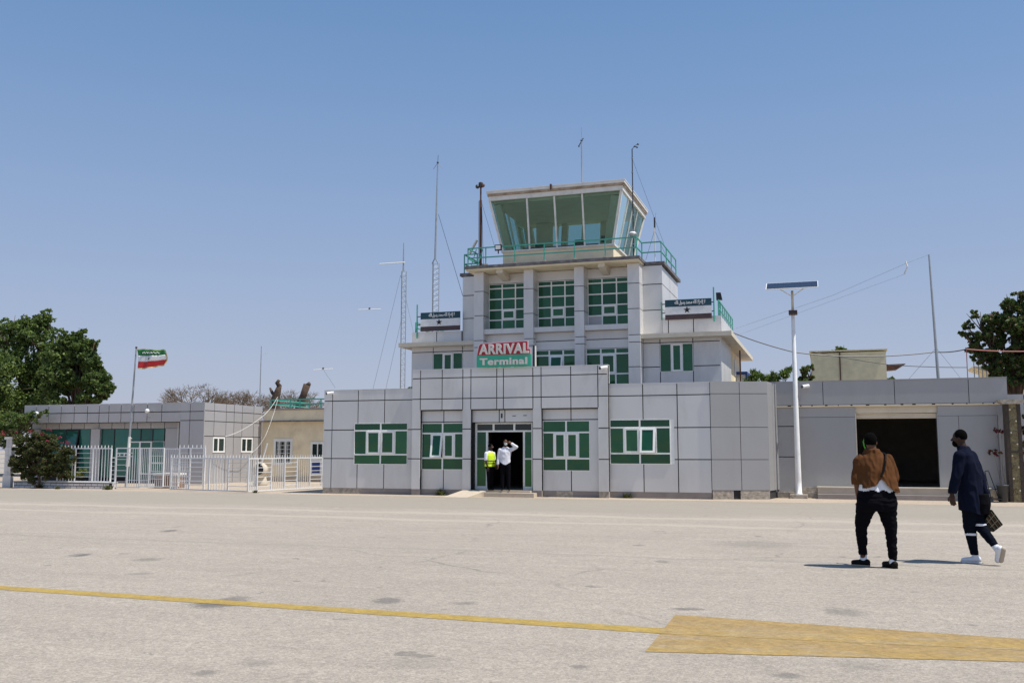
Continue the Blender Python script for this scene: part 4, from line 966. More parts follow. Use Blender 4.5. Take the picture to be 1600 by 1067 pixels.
MB().bar((x - 0.45, 36.9, 9.75), (x - 0.12, 36.9, 10.3), 0.16, 0.05).build('bracket_plate', M_WHITE, t)
lad = MB()
for a in (0, 0.28): lad.tube([(x - 0.35 + a, 36.7, 9.05), (x - 0.15 + a, 36.9, 9.9)], 0.018, 5)
for k in range(4): lad.tube([(x - 0.3 + 0.04 * k, 36.74 + 0.04 * k, 9.2 + k * 0.17), (x - 0.02 + 0.04 * k, 36.74 + 0.04 * k, 9.2 + k * 0.17)], 0.014, 5)
lad.build('ladder', M_TURQ, t)
# whip on cab roof
t = thing('whip_antenna', (ax(909, 283, 38.5), 38.5, 12.31), 'thin whip antenna standing on the tower cab roof', 'antenna')
x = ax(909, 260, 38.5); zt = az(910, 199, 38.5); zk = az(909, 220, 38.5)
MB().tube([(x, 38.5, 12.31), (x, 38.5, zk)], 0.03, 8).build('pole', M_GREY, t); MB().tube([(x, 38.5, zk), (x, 38.5, zt)], 0.013, 6).build('whip', M_GREY, t)
MB().bar((x - 0.12, 38.5, zk - 0.22), (x + 0.08, 38.5, zk + 0.10), 0.03).build('clamp', M_DARK, t); MB().ball((x - 0.12, 38.5, zk - 0.24), 0.035).build('insulator', M_DARK, t); MB().ball((x, 38.5, zk), 0.05).build('insulator', M_DARK, t)
# weather mast
t = thing('weather_mast', (ax(989, 400, 36.6), 36.6, 9.05), 'slim dark mast with wind sensors, in front of the cab right corner', 'mast')
x = ax(989, 330, 36.6); zt = az(988, 233, 36.6)
MB().tube([(x, 36.6, 9.05), (x, 36.6, zt)], 0.028, 8, 0.02).build('pole', M_DARK, t)
MB().tube([(x, 36.6, zt - 0.03), (x + 0.08, 36.6, zt + 0.10), (x + 0.18, 36.6, zt + 0.15), (x + 0.28, 36.6, zt + 0.18)], 0.012, 6).build('boom', M_DARK, t)
for dx, dz in ((0.12, 0.12), (0.2, 0.08), (0.24, 0.2)): MB().ball((x + dx, 36.6, zt + dz - 0.03), 0.04).build('cup', M_BLACK, t)
MB().tube([(x, 36.6, zt - 0.4), (-5.98, 38.2, 9.82)], 0.006, 4).build('guy_wire', M_DARK, t)
for k in range(7): z = lerp(9.6, zt - 0.4, k / 6); bx('pole_clip', M_GREY, t, x - 0.035, x + 0.035, 36.56, 36.64, z, z + 0.04)
t = thing('short_antenna', (ax(1022, 410, 37.4), 37.4, 9.0), 'short two-tone antenna pole at the right corner of the tower roof', 'antenna')
x = ax(1023, 370, 37.4); z1 = az(1023, 356, 37.4)
MB().tube([(x, 37.4, 9.0), (x, 37.4, z1)], 0.02, 6).build('pole', M_WHITE, t); MB().tube([(x, 37.4, z1), (x, 37.4, az(1023, 340, 37.4))], 0.03, 6).build('coil', M_BLACK, t); MB().tube([(x + 0.03, 37.4, z1 - 0.1), (x + 0.05, 37.4, az(1024, 333, 37.4))], 0.008, 4).build('whip', M_GREY, t)
MB().tube([(x, 37.4, z1 - 0.1), (-6.6, 37.3, 9.1)], 0.006, 4).build('guy_wire', M_DARK, t); MB().tube([(x, 37.4, z1 - 0.1), (-5.98, 39.4, 9.3)], 0.006, 4).build('guy_wire', M_DARK, t)

# lattice masts behind
def lattice(x, y, z0, z1, w, m, parent, n):
    L_ = MB(); c = [(x + w * math.cos(a), y + w * math.sin(a)) for a in (0.5, 2.6, 4.7)]
    for p in c: L_.tube([(*p, z0), (*p, z1)], 0.019, 5)
    for k in range(n):
        a = lerp(z0, z1, k / n); b_ = lerp(z0, z1, (k + 1) / n)
        for i in range(3): L_.tube([(*c[i], a), (*c[(i + 1) % 3], b_)], 0.008, 4, cap=False); L_.tube([(*c[i], b_), (*c[(i + 1) % 3], b_)], 0.008, 4, cap=False)
    return L_.build('lattice', m, parent)
Y_ = 45.0
t = thing('lattice_mast', (ax(629, 600, Y_), Y_, 0), 'grey lattice radio mast with a white crossbar, left of the tower', 'mast')
x = ax(628.5, 560, Y_)
lattice(x, Y_, 0, az(628, 424, Y_), 0.15, M_GREY, t, 40)
MB().tube([(x, Y_, az(628, 424, Y_)), (x, Y_, az(626, 380, Y_))], 0.045, 6, 0.02).build('tip', M_GREY, t)
zz = az(615, 411.5, Y_); MB().tube([(ax(594, 412, Y_), Y_ - 0.05, zz), (ax(633, 412, Y_), Y_ - 0.05, zz)], 0.035, 6).build('crossbar', M_WHITEPAINT, t)
for (px, py, gx, gy) in ((626, 430, 575, 640), (626, 430, 655, 560), (627, 500, 600, 620)):
    a = at(px, py, Y_); b_ = at(gx, gy, Y_ + 1); MB().tube([a, b_], 0.008, 4).build('guy_wire', M_GREY, t)
Y_ = 46.0
t = thing('lattice_mast', (ax(680, 487, Y_), Y_, 0), 'taller lattice mast with a long thin spire, close to the tower left flank', 'mast')
x = ax(679.5, 450, Y_)
lattice(x, Y_, 4, az(679, 412, Y_), 0.21, M_GREY, t, 26); 
MB().tube([(x - 0.17, Y_, az(679, 412, Y_)), (x, Y_, az(680, 403, Y_))], 0.03, 5).build('neck', M_GREY, t); MB().tube([(x + 0.17, Y_, az(679, 412, Y_)), (x, Y_, az(680, 403, Y_))], 0.03, 5).build('neck', M_GREY, t)
MB().tube([(x, Y_, az(680, 405, Y_)), (x + 0.05, Y_, az(684, 330, Y_)), (x + 0.1, Y_, az(687, 254, Y_))], [0.055, 0.045, 0.03], 6).build('spire', M_GREY, t)
zz = az(687, 254, Y_); MB().tube([(x + 0.1, Y_, zz), (x + 0.12, Y_, zz + 0.4)], 0.012, 4).build('whip', M_DARK, t)
for s in (-1, 1): MB().tube([(x + 0.1, Y_, zz), (x + 0.1 + s * 0.25, Y_, zz - 0.35)], 0.01, 4).build('radial', M_DARK, t)
MB().ball((x + 0.1, Y_, zz), 0.06).build('hub', M_DARK, t)
MB().tube([at(685, 335, Y_), at(723, 462, 38.5)], 0.011, 4).build('guy_wire', M_DARK, t)
# small dipole bars carried on wires left of the mast
for (a, b_, px, lab) in (((560, 484), (595, 483), 575, 'white antenna bar hanging on wires left of the lattice masts'), ((490, 578), (520, 576), 505, 'lower white antenna bar above the left end of the arrival hall roof')):
    p = at(*a, 42.5); q_ = at(*b_, 42.5)
    t = thing('antenna_bar', tuple((Vector(p) + Vector(q_)) / 2), lab, 'antenna')
    MB().tube([p, q_], 0.022, 5).build('bar', M_WHITEPAINT, t); c_ = (Vector(p) + Vector(q_)) / 2; MB().ball(tuple(c_ + Vector((0, 0, 0.05))), 0.05).build('insulator', M_DARK, t)
    if px < 550: MB().tube([tuple(c_), at(524, 606, 36)], 0.006, 4).build('support_wire', M_DARK, t)
p0 = ax(407, 590, 46)
t = thing('pole_antenna', (p0, 46, 0), 'thin pole antenna rising behind the office block roof', 'antenna')
MB().tube([(p0, 46, 0), (p0, 46, az(407, 541, 46))], 0.045, 6, 0.02).build('pole', M_GREY, t); MB().tube([(p0, 46, az(408, 555, 46)), (p0 + 0.45, 46, az(420, 550, 46))], 0.008, 4).build('element', M_WHITE, t)

# ------------------------------------------------------------------ solar street lamp
LX, LY = -0.97, 34.0
sol = thing('solar_street_lamp', (LX, LY, 0), 'tall white solar street lamp with a flat panel on top, before the side hall', 'street lamp')
MB().box(LX - 0.28, LX + 0.28, LY - 0.28, LY + 0.25, 0, 0.13).build('base', M_STONE, sol)
zt = 7.05; zl = az(1241, 493, LY)
MB().lathe(LX, LY, [(0.13, 0.13), (0.13, 0.16), (0.105, 0.17), (0.10, 0.6), (0.06, zl), (0.055, zl + 0.01)], 16).build('pole', M_WHITEPAINT, sol, True)
MB().lathe(LX, LY, [(0.045, zl + 0.011), (0.04, zt)], 12).build('upper_pole', M_CREAM, sol, True)
lh = MB().box(LX - 0.13, LX + 0.15, LY - 0.28, LY + 0.06, zl + 0.02, zl + 0.15).build('lamp_head', M_RUST, sol)
MB().box(LX - 0.11, LX + 0.13, LY - 0.285, LY - 0.281, zl + 0.05, zl + 0.12).build('reflector', M_DARK, lh)
pa, pb = math.radians(20), 0
M_PV = mat('solar_cell_blue', (0.02, 0.03, 0.055), 0.2, spec=0.5)
def TP(u, v, w):      # panel plane, tilted up to the left
    c, s = math.cos(math.radians(27)), math.sin(math.radians(27))
    return (LX + u, LY + v * c - w * s - 0.05, zt + 0.16 + v * s + w * c)
pn = MB(TP).box(-0.86, 0.86, -0.34, 0.34, 0, 0.03).build('solar_panel', M_WHITEPAINT, sol)
bx_ = MB(TP).box(-0.835, 0.84, -0.315, 0.32, 0.0301, 0.0308).build('cell_backing', M_BLACK, pn)
for i in range(9):
    for j in range(4):
        MB(TP).box(-0.83 + i * 0.185, -0.83 + i * 0.185 + 0.182, -0.31 + j * 0.156, -0.31 + j * 0.156 + 0.154, 0.031, 0.034).build('cell', M_PV, pn)
        MB(TP).box(-0.83 + i * 0.185, -0.83 + i * 0.185 + 0.182, -0.31 + j * 0.156, -0.31 + j * 0.156 + 0.154, -0.004, -0.001).build('cell', M_GREY, pn)
for s in (-1, 1): MB().bar((LX, LY, zt - 0.2), (LX + s * 0.5, LY - 0.05, zt + 0.13), 0.03).build('strut', M_WHITEPAINT, sol)
# leaning pole with wires, right
t = thing('flagless_pole', (ax(1466, 590, 36.5), 36.5, 3.6), 'bare leaning steel pole with guy wires on the side hall roof', 'pole')
a = at(1466.5, 590, 36.5); b_ = at(1451.5, 398, 36.5)
MB().tube([(a[0], a[1], 3.6), b_], 0.055, 8, 0.03).build('pole', M_GREY, t); bx('base_plate', M_DARK, t, a[0] - 0.25, a[0] + 0.25, 36.3, 36.7, 3.601, 3.63)
for px in (1420, 1502): MB().tube([tuple(Vector(a).lerp(Vector(b_), 0.24)), at(px, 592, 37.2)], 0.005, 4).build('guy_wire', M_DARK, t)
MB().tube([b_, at(1415, 412, 36.5), at(1300, 462, 38), at(1130, 520, 41)], 0.005, 4).build('aerial_wire', M_GREY, t)
MB().tube([at(1415, 428, 36.5), at(1300, 470, 38), at(1130, 532, 41)], 0.004, 4).build('aerial_wire', M_GREY, t)
MB().tube([at(1415, 408, 36.5), at(1418, 417, 36.5), at(1413, 428, 36.5)], 0.025, 5).build('insulator', M_WHITE, t)
tag(cable('overhead_cable', [at(1143, 519, 38), at(1240, 550, 39), at(1340, 557, 40), at(1460, 550, 41), at(1510, 545.5, 41)], 0.022, M_DARK, 0.05), 'dark overhead cable sagging from the terrace towards the right-hand tree', 'cable')
tag(cable('overhead_cable', [at(1510, 545.5, 41), at(1600, 549, 41), at(1680, 552, 41)], 0.022, mat('red_cable', (0.40, 0.13, 0.11), 0.6), 0.03), 'reddish cable running across the right-hand tree to the frame edge', 'cable')
tag(cable('drop_cable', [at(1510, 546, 41), at(1512, 590, 41)], 0.018, MATS['red_cable']), 'reddish cable dropping to the side hall roof by the tree', 'cable')
tag(cable('thin_cable', [at(1268, 549, 41.2), at(1390, 570, 41.2), at(1512, 574, 41.2)], 0.014, M_DARK, 0.03), 'thinner dark cable passing in front of the pale yellow block', 'cable')
tag(cable('service_cable', [at(434, 620, 43.5), at(408, 652, 42), at(352, 682, 40)], 0.012, M_WHITE, 0.12), 'thick white cable sweeping from the green roof railing to the office block side', 'cable')
tag(cable('service_cable', [at(434, 624, 43.5), at(415, 680, 41), at(392, 708, 40)], 0.008, M_WHITE, 0.12), 'thin white cable dropping to the right window of the office block side', 'cable')

# ------------------------------------------------------------------ carved pillar at the right edge
pl = thing('carved_pillar', (5.45, 33.5, 0), 'carved stone gate pillar with vine relief and a wide cap at the right edge', 'pillar')
YPp = 33.4; x0, x1 = ax(1574, 700, YPp), ax(1598, 700, YPp)
M_CARVE = mat('carved_ochre_stone', (0.27, 0.22, 0.12), 0.9, var=0.35, vscale=14, bump=1.0, bscale=35, dirt=0.5, dirt_col=(0.10, 0.09, 0.05), dscale=6)
M_PDARK = mat('dark_brown_stone', (0.06, 0.045, 0.035), 0.85, var=0.25, vscale=10)
zc = az(1585, 631, YPp)
bx('shaft', M_CARVE, pl, x0 + 0.10, x1 - 0.10, YPp + 0.04, YPp + 0.5, 0, zc); bx('edge_strip', M_PDARK, pl, x0, x0 + 0.098, YPp, YPp + 0.5, 0, zc); bx('edge_strip', M_PDARK, pl, x1 - 0.098, x1, YPp, YPp + 0.5, 0, zc)
bx('mid_band', M_PDARK, pl, x0 + 0.1, x1 - 0.1, YPp + 0.0, YPp + 0.038, az(1585, 706, YPp) - 0.03, az(1585, 706, YPp) + 0.03)
MB().poly([(x0 - 0.02, YPp - 0.05, zc), (x1 + 0.02, YPp - 0.05, zc), (x1 + 0.22, YPp - 0.05, zc + 0.1), (x1 + 0.22, YPp - 0.05, zc + 0.14), (x0 - 0.2, YPp - 0.05, zc + 0.14), (x0 - 0.2, YPp - 0.05, zc + 0.1)], (0, 0.6, 0)).build('cap', M_STONE, pl)
cxm = (x0 + x1) / 2
for k in range(8):
    zc_ = 0.25 + k * (zc - 0.4) / 7.4; s = 1 if k % 2 else -1
    P = [(cxm + s * (0.02 + 0.085 * (1 - i / 16) * math.cos(i * 0.55)), YPp + 0.03, zc_ + 0.16 * (1 - i / 18) * math.sin(i * 0.55) + 0.01 * i) for i in range(17)]
    MB().tube(P, 0.014, 5).build('vine_scroll', M_CARVE, pl)
    MB().ball((cxm - s * 0.08, YPp + 0.03, zc_ + 0.12), 0.03, 0.02, 0.03, 8, 5).build('rosette', M_BEIGE, pl)
bk = thing('bucket', (4.75, 33.2, 0), 'dark grey plastic bin at the foot of the carved pillar', 'bin')
xb = ax(1567, 770, 33.3)
MB().lathe(xb, 33.3, [(0.13, 0.02), (0.17, 0.5), (0.18, 0.5), (0.18, 0.54), (0.15, 0.54), (0.14, 0.3)], 18).build('body', mat('dark_grey_plastic', (0.05, 0.055, 0.06), 0.5), bk, True)
ct = thing('hand_trolley', (4.2, 33.4, 0), 'small black folded hand trolley beside the bin', 'trolley')
xt = ax(1548, 770, 33.4)
tf = MB()
for dx in (0, 0.22): tf.tube([(xt + dx, 33.4, 0.1), (xt - 0.12 + dx * 0.5, 33.5, 0.95)], 0.014, 6)
tf.tube([(xt - 0.12, 33.5, 0.95), (xt - 0.01, 33.5, 0.97)], 0.014, 6); tf.tube([(xt, 33.4, 0.4), (xt + 0.2, 33.4, 0.4)], 0.012, 6); tf.build('frame', M_BLACK, ct)
for dx in (-0.06, 0.28): MB().tube([(xt + dx - 0.02, 33.35, 0.08), (xt + dx + 0.02, 33.35, 0.08)], 0.08, 12).build('wheel', M_BLACK, ct)
MB().box(xt - 0.05, xt + 0.27, 33.1, 33.36, 0.10, 0.13).build('foot_plate', M_BLACK, ct)

# ------------------------------------------------------------------ flagpole and flag
fp = ground(205, 765); FY = 34.6; fx = ax(204, 690, FY)
t = thing('flagpole', (fx, FY, 0), 'slightly leaning grey flagpole behind the white gate', 'flagpole')
top = at(213, 543, FY); base = (fx - 0.14, FY, 0)
MB().tube([base, top], 0.055, 8, 0.03).build('pole', M_GREY, t); MB().ball(top, 0.05).build('finial', M_DARK, t); mid = Vector(base).lerp(Vector(top), 0.36)
MB().tube([(mid.x, FY, mid.z), (mid.x + 0.14, FY - 0.02, mid.z - 0.08)], 0.01, 4).build('cleat', M_WHITE, t)
MB().tube([tuple(Vector(base).lerp(Vector(top), 0.15)), tuple(mid)], 0.075, 8, 0.06).build('sleeve', M_WHITE, t)
# cloth: built row by row from the hoist outwards, in three bands
fl = thing('national_flag', tuple(top), 'fringed green, white and red flag flying out from the flagpole', 'flag')
M_FG = mat('flag_green', (0.015, 0.16, 0.045), 0.7); M_FW = mat('flag_white', (0.75, 0.76, 0.78), 0.7); M_FR = mat('flag_red', (0.55, 0.025, 0.03), 0.7); M_GOLD = mat('gold_fringe', (0.55, 0.42, 0.18), 0.7, var=0.3, vscale=20)
ho = at(215.5, 545.5, FY)
Wf, Hf = 1.42, 0.80
def cloth(u, v):      # u along the fly 0..1, v down 0..1
    top_x = 0.0 + 0.10 * v; x_ = top_x + u * (Wf - 0.10 * v) * (0.97 + 0.06 * math.sin(v * 3)); y_ = 0.11 * math.sin(u * 7.5 + v * 1.6) * u ** 0.5 + 0.05 * math.sin(u * 17 + v * 4)
    z_ = -v * Hf + (-0.07 * u + 0.03 * math.sin(u * 6.0 + 1) * u) * (1 - v) + v * (0.10 * u * u) - 0.02 * math.sin(u * 5) * v - 0.02
    return (ho[0] + x_, FY - 0.05 + y_, ho[2] + z_)
for nm, v0, v1, m in (('green_band', 0, 0.335, M_FG), ('white_band', 0.335, 0.665, M_FW), ('red_band', 0.665, 1, M_FR)):
    g = MB(); n, k = 36, 6
    g.pts([cloth(i / n, lerp(v0, v1, j / k)) for j in range(k + 1) for i in range(n + 1)])
    for j in range(k):
        for i in range(n): a = j * (n + 1) + i; g.face((a, a + 1, a + n + 2, a + n + 1))
    o = g.build(nm, m, fl, True); o.modifiers.new('thickness', 'SOLIDIFY').thickness = 0.004
star = MB(); c_ = star.pts([tuple(Vector(cloth(0.46, 0.5)) + Vector((0, -0.02, 0)))]); st = []
for k in range(10):
    r_ = 0.085 if k % 2 == 0 else 0.035; a_ = math.pi / 2 + k * math.pi / 5
    p = cloth(0.46 + r_ * math.cos(a_) / Wf, 0.5 - r_ * math.sin(a_) / Hf); st.append((p[0], p[1] - 0.02, p[2]))
rim = star.pts(st)
for k in range(10): star.face((c_, rim + k, rim + (k + 1) % 10))
star.build('star', M_STAR, fl)
sc2 = []
for i in range(26):
    u = 0.2 + 0.62 * i / 25; p = cloth(u, 0.17 + 0.05 * math.sin(i * 1.9)); sc2.append((p[0], p[1] - 0.015, p[2]))
MB().tube(sc2, 0.012, 5).build('script_band', M_FW, fl)
fr_ = MB(); pr = None
for i in range(41):
    u = i / 40; a = cloth(u, 1.0); b_ = (a[0] + 0.01, a[1], a[2] - 0.05)
    q_ = fr_.pts([a, b_]); 
    if pr is not None: fr_.face((pr, q_, q_ + 1, pr + 1))
    pr = q_
pr = None
for i in range(21):
    a = cloth(1.0, i / 20); b_ = (a[0] + 0.06, a[1], a[2] - 0.01); q_ = fr_.pts([a, b_])
    if pr is not None: fr_.face((pr, q_, q_ + 1, pr + 1))
    pr = q_
pr = None
for i in range(41):
    a = cloth(i / 40, 0.0); b_ = (a[0], a[1], a[2] + 0.03); q_ = fr_.pts([a, b_])
    if pr is not None: fr_.face((pr, q_, q_ + 1, pr + 1))
    pr = q_
fr_.build('fringe', M_GOLD, fl)

# ------------------------------------------------------------------ fences and gates, bars one by one
M_FENCE = mat('white_fence_paint', (0.74, 0.74, 0.73), 0.5, var=0.05, dirt=0.2, dirt_col=(0.45, 0.36, 0.28), dscale=5)
UNIT = {}
def rod(parent, a, b_, w, name='bar', m=None):
    """alike bars share one unit mesh, stretched between two points"""
    m = m or M_FENCE
    if m not in UNIT:
        o = MB().box(-0.5, 0.5, -0.5, 0.5, 0, 1).build('bar', m); UNIT[m] = o.data; bpy.data.objects.remove(o)
    o = bpy.data.objects.new(name, UNIT[m]); COL.objects.link(o)
    a = Vector(a); b_ = Vector(b_); d = b_ - a
    o.parent = parent; o.location = a - ORG[parent]; o.scale = (w, w, d.length)
    o.rotation_mode = 'QUATERNION'; o.rotation_quaternion = d.to_track_quat('Z', 'Y')
    ORG[o] = a
    return o
class Line:      # a fence run in plan from A to B
    def __init__(s, A, B): s.A = Vector(A); s.B = Vector(B)
    def t(s, px):
        d = _ray(px, 735); n = Vector((s.B.y - s.A.y, -(s.B.x - s.A.x))); k = s.A.dot(n) / (d[0] * n.x + d[1] * n.y); P = Vector((d[0] * k, d[1] * k))
        return (P - s.A).dot(s.B - s.A) / (s.B - s.A).length_squared
    def p(s, t, z): q = s.A.lerp(s.B, t); return (q.x, q.y, z)
def section(parent, ln, t0, t1, kind, z0, z1, nb, w=0.022):
    if kind in 'vg':
        for i in range(1, nb): t = lerp(t0, t1, i / nb); rod(parent, ln.p(t, z0), ln.p(t, z1), w)
    if kind in 'hg':
        nh = 7 if kind == 'h' else 5
        for i in range(1, nh): z = lerp(z0, z1, i / nh); rod(parent, ln.p(t0, z), ln.p(t1, z), w)
def spikes(parent, ln, t0, t1, z, n, h=0.13):
    for i in range(n): t = lerp(t0, t1, i / (n - 1)); rod(parent, ln.p(t, z), ln.p(t, z + h), 0.024, 'spike')
def run(name, A, B, pxs, kinds, zb, zt, label, cat, group=None, sp=True, nbs=None, org=None):
    ln = Line(A, B); T = [ln.t(p) if p is not None else None for p in pxs]
    f = thing(name, (A[0], A[1], 0), label, cat, group)
    rod(f, ln.p(T[0], zt), ln.p(T[-1], zt), 0.045, 'rail'); rod(f, ln.p(T[0], zb), ln.p(T[-1], zb), 0.045, 'rail')
    for t in T: rod(f, ln.p(t, zb), ln.p(t, zt), 0.05, 'post')
    for i, k in enumerate(kinds):
        if k != '.': section(f, ln, T[i], T[i + 1], k, zb, zt, (nbs or {}).get(i, 6))
    if sp:
        L_ = (Vector(B) - Vector(A)).length * abs(T[-1] - T[0]); spikes(f, ln, T[0], T[-1], zt, max(3, int(L_ / 0.16)))
    return f
A1, B1 = (-25.19, 32.88), (-20.89, 31.82); C1 = (-20.38, 36.51)
run('sliding_gate', A1, B1, [267, 296, 319, 327, 356.5, 388], 'gh.vh', 0.06, 1.29, 'long white spiked gate leaf standing across the yard in front of the office block', 'gate', 'white steel gate leaves', nbs={0: 8, 3: 7})
run('sliding_gate', B1, C1, [388.3, 402, 424, 444.7, 464, 484, 502.6], 'vhvhvh', 0.06, 1.29, 'white spiked gate leaf folded back towards the beige building', 'gate', 'white steel gate leaves', nbs={0: 4, 2: 6, 4: 6})
Yf = 33.3
def lnpt(px, py=735): return (ax(px, py, Yf), Yf)
zt1 = az(230, 700, Yf)
g_ = run('panel_gate', lnpt(181), lnpt(218), [181, 199, 218], 'hv', 0.08, zt1, 'white gate leaf with ladder bars, beside the tiled wall end', 'gate', 'white steel gate leaves', sp=False, nbs={1: 5})
for z in (zt1 - 0.2, zt1 - 0.34): rod(g_, (*lnpt(181.3), z), (*lnpt(207), z), 0.03, 'rail')
for p in (186, 193): rod(g_, (*lnpt(p), zt1 - 0.33), (*lnpt(p), zt1 - 0.21), 0.03)
g_ = run('panel_gate', lnpt(218.6), lnpt(255.2), [218.6, 233, 255.2], 'vg', 0.12, zt1, 'white gate leaf with a lattice grid, below the flagpole', 'gate', 'white steel gate leaves', sp=False, nbs={0: 5, 1: 7})
zm = az(230, 740, Yf); rod(g_, (*lnpt(218.6), zm), (*lnpt(255), zm), 0.045, 'rail')
run('low_gate', lnpt(172.5), lnpt(180.5), [172.5, 180.5], 'h', 0.08, az(180, 715, Yf), 'narrow low white panel next to the tiled wall end', 'gate', 'white steel gate leaves', sp=False)
Yf2 = 34.2
run('rear_fence', (ax(256, 735, Yf2), Yf2), (ax(279, 735, Yf2), Yf2), [256, 279], 'v', 0.1, az(265, 701, Yf2), 'short white vertical-bar fence just behind the gates', 'fence', 'white steel gate leaves', sp=False, nbs={0: 7})
run('tall_gate', (ax(279.5, 735, 33.9), 33.9), (ax(319.5, 735, 33.9), 33.9), [279.5, 297, 319.5], 'hh', 0.35, az(300, 700, 33.9), 'taller white spiked gate with horizontal bars behind the long gate', 'gate', 'white steel gate leaves')
# tiled dwarf wall with fence on it
Yd = 33.15
wx0, wx1 = ax(21, 758, Yd), ax(175.5, 758, Yd); zw = az(100, 752.5, Yd)
dw = thing('tiled_garden_wall', (wx0, Yd, 0), 'low wall faced with pale square tiles under the bougainvillea', 'wall')
bx('wall_core', M_JOINT, dw, wx0, wx1 - 0.02, Yd + 0.02, Yd + 0.28, 0, zw - 0.03)
M_TILE = mat('pale_wall_tile', (0.66, 0.63, 0.61), 0.6, objvar=0.12, var=0.08, vscale=5)
nT = 17
for r_ in range(2):
    off = 0.5 * r_
    for i in range(nT):
        a = lerp(wx0, wx1, max(0, (i - off + (0.5 if r_ else 0))) / nT); 
        u0 = wx0 + (wx1 - wx0) * (i + (0 if r_ == 0 else -0.5)) / nT; u1 = u0 + (wx1 - wx0) / nT
        u0 = max(u0, wx0); z0 = r_ * (zw - 0.05) / 2; z1 = z0 + (zw - 0.05) / 2 - 0.012
        bx('tile', M_TILE, dw, u0 + 0.013, u1 - 0.013, Yd, Yd + 0.018, z0 + 0.005, z1 - 0.004)
bx('coping', M_WHITE, dw, wx0, wx1 + 0.03, Yd - 0.02, Yd + 0.3, zw - 0.028, zw)
bx('end_tile', M_TILE, dw, wx1 - 0.018, wx1 + 0.01, Yd, Yd + 0.28, 0, zw - 0.03)
A2, B2 = (ax(60, 720, Yd + 0.12), Yd + 0.12), (ax(174, 720, Yd + 0.12), Yd + 0.12)
run('garden_fence', A2, B2, [64, 90, 117, 144.5, 173], 'hvhv', zw + 0.02, az(150, 700.5, Yd), 'white spiked fence on the tiled garden wall', 'fence', nbs={1: 6, 3: 6})
pw_ = thing('gate_pillar', (ax(14, 758, Yd), Yd, 0), 'pale tiled pillar at the left end of the garden wall', 'pillar')
px0, px1 = ax(9.5, 720, Yd), ax(18.5, 720, Yd); zp = az(15, 686, Yd)
bx('core', M_TILE, pw_, px0 + 0.01, px1 - 0.01, Yd - 0.03, Yd + 0.15, 0, zp - 0.02)
for k in range(6):
    for i in range(2):
        a = lerp(px0, px1, i / 2); b_ = lerp(px0, px1, (i + 1) / 2); z0 = zp * k / 6
        bx('tile', M_TILE, pw_, a + 0.005, b_ - 0.005, Yd - 0.05, Yd - 0.031, z0 + 0.005, z0 + zp / 6 - 0.008)
bx('cap', M_WHITE, pw_, px0 - 0.06, px1 + 0.06, Yd - 0.1, Yd + 0.22, zp, zp + 0.1); bx('base', M_TILE, pw_, px0 - 0.06, px1 + 0.06, Yd - 0.08, Yd - 0.051, 0, az(15, 742, Yd))
run('far_left_fence', (ax(-40, 735, Yd), Yd), (ax(7.5, 735, Yd), Yd), [-40, -12, 7.5], 'hh', 0.25, az(4, 702, Yd), 'white fence at the far left edge beyond the tiled pillar', 'fence')
bp = thing('planter_box', (ax(253, 750, 34.5), 34.5, 0), 'low brown planter box with white top seen between the gate leaves', 'planter')
x0, x1 = ax(241, 750, 34.6), ax(271, 750, 34.6)
bx('box', mat('brown_plaster', (0.22, 0.13, 0.08), 0.9, var=0.2), bp, x0, x1, 34.6, 35.4, 0, 0.55); bx('top', M_WHITE, bp, x0 - 0.05, x1 + 0.05, 34.55, 35.45, 0.551, 0.64)
# white drum with a dark mouth and a pipe leaning on it
dr = thing('white_drum', (ax(407, 748, 38), 38, 0), 'white tilted drum with a dark mouth behind the gate', 'drum')
cx_, cz_ = ax(407, 733, 38), az(407, 733, 38)
MB().lathe(cx_ - 0.1, 38.2, [(0.28, 0.0), (0.32, 0.1), (0.22, cz_ - 0.3), (0.2, cz_ - 0.2)], 14).build('stand', M_CREAM, dr, True)
MB().tube([(cx_ - 0.1, 38.3, cz_ - 0.05), (cx_, 37.9, cz_), (cx_ + 0.02, 37.8, cz_)], [0.30, 0.34, 0.32], 18).build('drum', M_CREAM, dr, True)
MB().tube([(cx_ + 0.02, 37.8, cz_), (cx_ + 0.021, 37.785, cz_)], 0.25, 18).build('mouth', M_BLACK, dr)
tag(cable('leaning_pipe', [at(408, 727, 37.8), at(417.5, 693, 37.8)], 0.035, M_WHITEPAINT), 'thin white pipe leaning up from the white drum', 'pipe')
# ------------------------------------------------------------------ vegetation
def leaf_mat(name, col, tr=0.25):
    m = mat(name, col, 0.55, spec=0.3, var=0.25, vscale=1.2)
    nt = m.node_tree; N = nt.nodes; L = nt.links; b = N['Principled BSDF']
    t = N.new('ShaderNodeBsdfTranslucent'); t.inputs[0].default_value = (min(1, col[0] * 1.7), min(1, col[1] * 1.8), col[2], 1)
    mx = N.new('ShaderNodeMixShader'); mx.inputs[0].default_value = tr
    out = N['Material Output']; L.new(b.outputs[0], mx.inputs[1]); L.new(t.outputs[0], mx.inputs[2]); L.new(mx.outputs[0], out.inputs[0])
    return m
LEAF = [leaf_mat('leaf_green', (0.088, 0.130, 0.034)), leaf_mat('leaf_dark_green', (0.052, 0.084, 0.026)), leaf_mat('leaf_light_green', (0.17, 0.23, 0.058))]
LEAF_B = [leaf_mat('leaf_olive', (0.075, 0.095, 0.030)), leaf_mat('leaf_deep_olive', (0.045, 0.060, 0.022)), leaf_mat('leaf_brownish', (0.15, 0.085, 0.045))]
M_FLOWER = leaf_mat('magenta_flower', (0.30, 0.03, 0.07), 0.3)
M_DRYRED = leaf_mat('dried_red_bloom', (0.16, 0.055, 0.04), 0.2)
